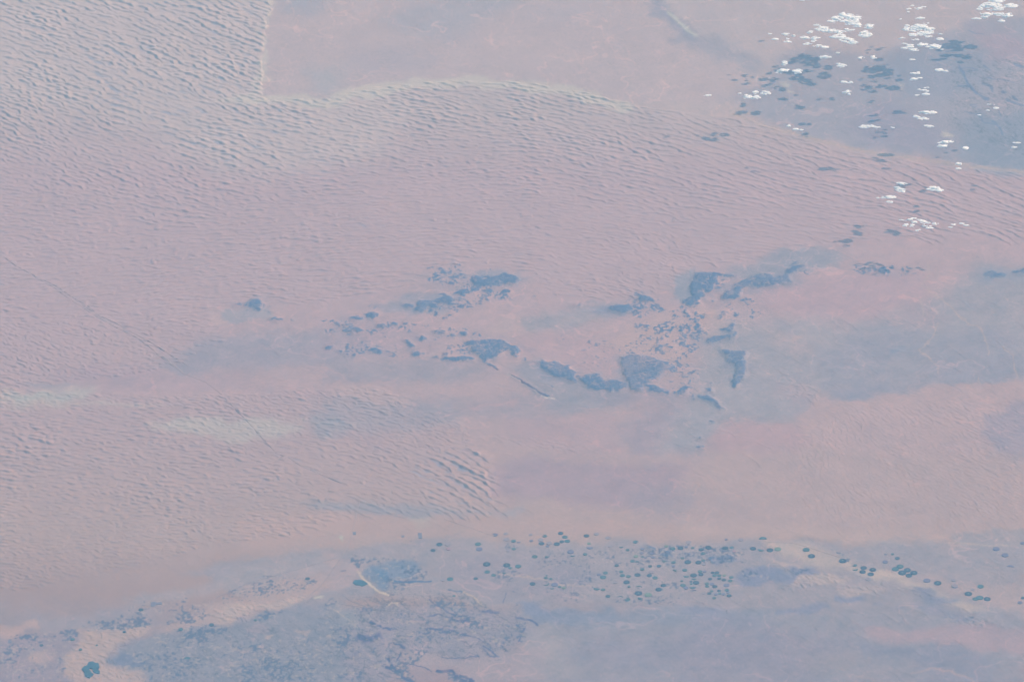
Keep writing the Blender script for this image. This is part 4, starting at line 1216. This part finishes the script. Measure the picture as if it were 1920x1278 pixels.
# one faceted puff reused for every lump
t_ = (1 + 5 ** .5) / 2


def ico(level):
    v = [Vector(p).normalized() for p in ((-1, t_, 0), (1, t_, 0), (-1, -t_, 0), (1, -t_, 0), (0, -1, t_), (0, 1, t_), (0, -1, -t_), (0, 1, -t_), (t_, 0, -1), (t_, 0, 1), (-t_, 0, -1), (-t_, 0, 1))]
    f = [(0, 11, 5), (0, 5, 1), (0, 1, 7), (0, 7, 10), (0, 10, 11), (1, 5, 9), (5, 11, 4), (11, 10, 2), (10, 7, 6), (7, 1, 8), (3, 9, 4), (3, 4, 2), (3, 2, 6), (3, 6, 8), (3, 8, 9), (4, 9, 5), (2, 4, 11), (6, 2, 10), (8, 6, 7), (9, 8, 1)]
    for _ in range(level):
        mid = {}
        nf = []

        def m(a, b):
            k = (min(a, b), max(a, b))
            if k not in mid:
                v.append(((v[a] + v[b]) / 2).normalized())
                mid[k] = len(v) - 1
            return mid[k]
        for a, b, c in f:
            ab, bc, ca = m(a, b), m(b, c), m(c, a)
            nf += [(a, ab, ca), (b, bc, ab), (c, ca, bc), (ab, bc, ca)]
        f = nf
    return np.array([tuple(p) for p in v]), np.array(f)


IV, IF = ico(2)
crng = np.random.default_rng(8)
for name, E in clouds:
    n = len(E)
    lab = list(range(n))

    def find(a):
        while lab[a] != a:
            a = lab[a]
        return a
    for i in range(n):
        for j in range(i):
            dx = abs(E[i, 0] - E[j, 0]) / (E[i, 2] + E[j, 2])
            dy = abs(E[i, 1] - E[j, 1]) / (E[i, 3] + E[j, 3])
            if dx * dx + dy * dy < .75:
                lab[find(i)] = find(j)
    comps = {}
    for i in range(n):
        comps.setdefault(find(i), []).append(i)
    comps = sorted(comps.values(), key=lambda q: np.mean(E[q, 0]))
    for ci, q in enumerate(comps):
        V = []
        Fc = []
        cx, cy = ground(E[q, 0].mean(), E[q, 1].mean(), ZC)
        for e in E[q]:
            area = e[2] * e[3]
            nl = int(np.clip(area * .62, 3, 90))
            for _ in range(nl):
                a = crng.random() * 6.283
                rr = crng.random() ** .55
                px = e[0] + e[2] * 1.02 * rr * math.cos(a)
                py = e[1] + e[3] * 1.02 * rr * math.sin(a)
                rad = .05 + .12 * crng.random() ** 1.8
                rad = rad * (1.15 - .5 * rr) * (1 + .05 * min(e[3], 6))
                z = ZC + crng.uniform(-.08, .16) * (1 - rr)
                gx, gy = ground(px, py, z)
                s = crng.uniform(.8, 1.5)
                wob = 1 + .25 * np.sin(IV @ crng.normal(0, 3.2, 3) + crng.random() * 6)
                V.append(IV * wob[:, None] * [rad * s * 1.9, rad * crng.uniform(1.0, 1.6), rad * .5] + [gx - cx, gy - cy, z - ZC])
                Fc.append(IF + len(IV) * len(Fc))
        V = np.concatenate(V)
        Fc = np.concatenate(Fc)
        o = mesh_obj('cloud', V, [tuple(map(int, t)) for t in Fc], M_CLOUD, smooth=True)
        o.location = (cx, cy, ZC)
        big = E[q, 2].max() * E[q, 3].max()
        word = 'tiny white cloud wisp' if big < 14 else 'small white cloud' if big < 60 else 'bulging white cloud'
        if len(comps) == 1:
            lb = f'{word} {name}'
        elif ci == 0:
            lb = f'{word}, leftmost {name}'
        elif ci == len(comps) - 1:
            lb = f'{word}, rightmost {name}'
        else:
            lb = f'{word}, {ORD[ci]} from the left {name}'
        tag(o, lb, 'cloud', 'cumulus clouds over the upper right')

# ------------------------------------------------------------------ haze
hz = mesh_obj('haze', [(x, y, z) for z in (-1.2, CAMZ + 6) for y in (-806, 1006) for x in (-906, 906)],
              [(0, 2, 3, 1), (4, 5, 7, 6), (0, 1, 5, 4), (1, 3, 7, 5), (3, 2, 6, 7), (2, 0, 4, 6)], None)
hm = bpy.data.materials.new('blue_air')
hm.use_nodes = True
nt = hm.node_tree
nt.nodes.remove(nt.nodes['Principled BSDF'])
pv = nt.nodes.new('ShaderNodeVolumePrincipled')
pv.inputs['Color'].default_value = (*HAZE_COLOR, 1)
pv.inputs['Density'].default_value = HAZE_DENSITY
pv.inputs['Absorption Color'].default_value = (1, 1, 1, 1)
nt.links.new(pv.outputs[0], nt.nodes['Material Output'].inputs['Volume'])
hz.data.materials.append(hm)
tag(hz, 'thin blue haze of the air over the whole desert', 'haze', kind='stuff')
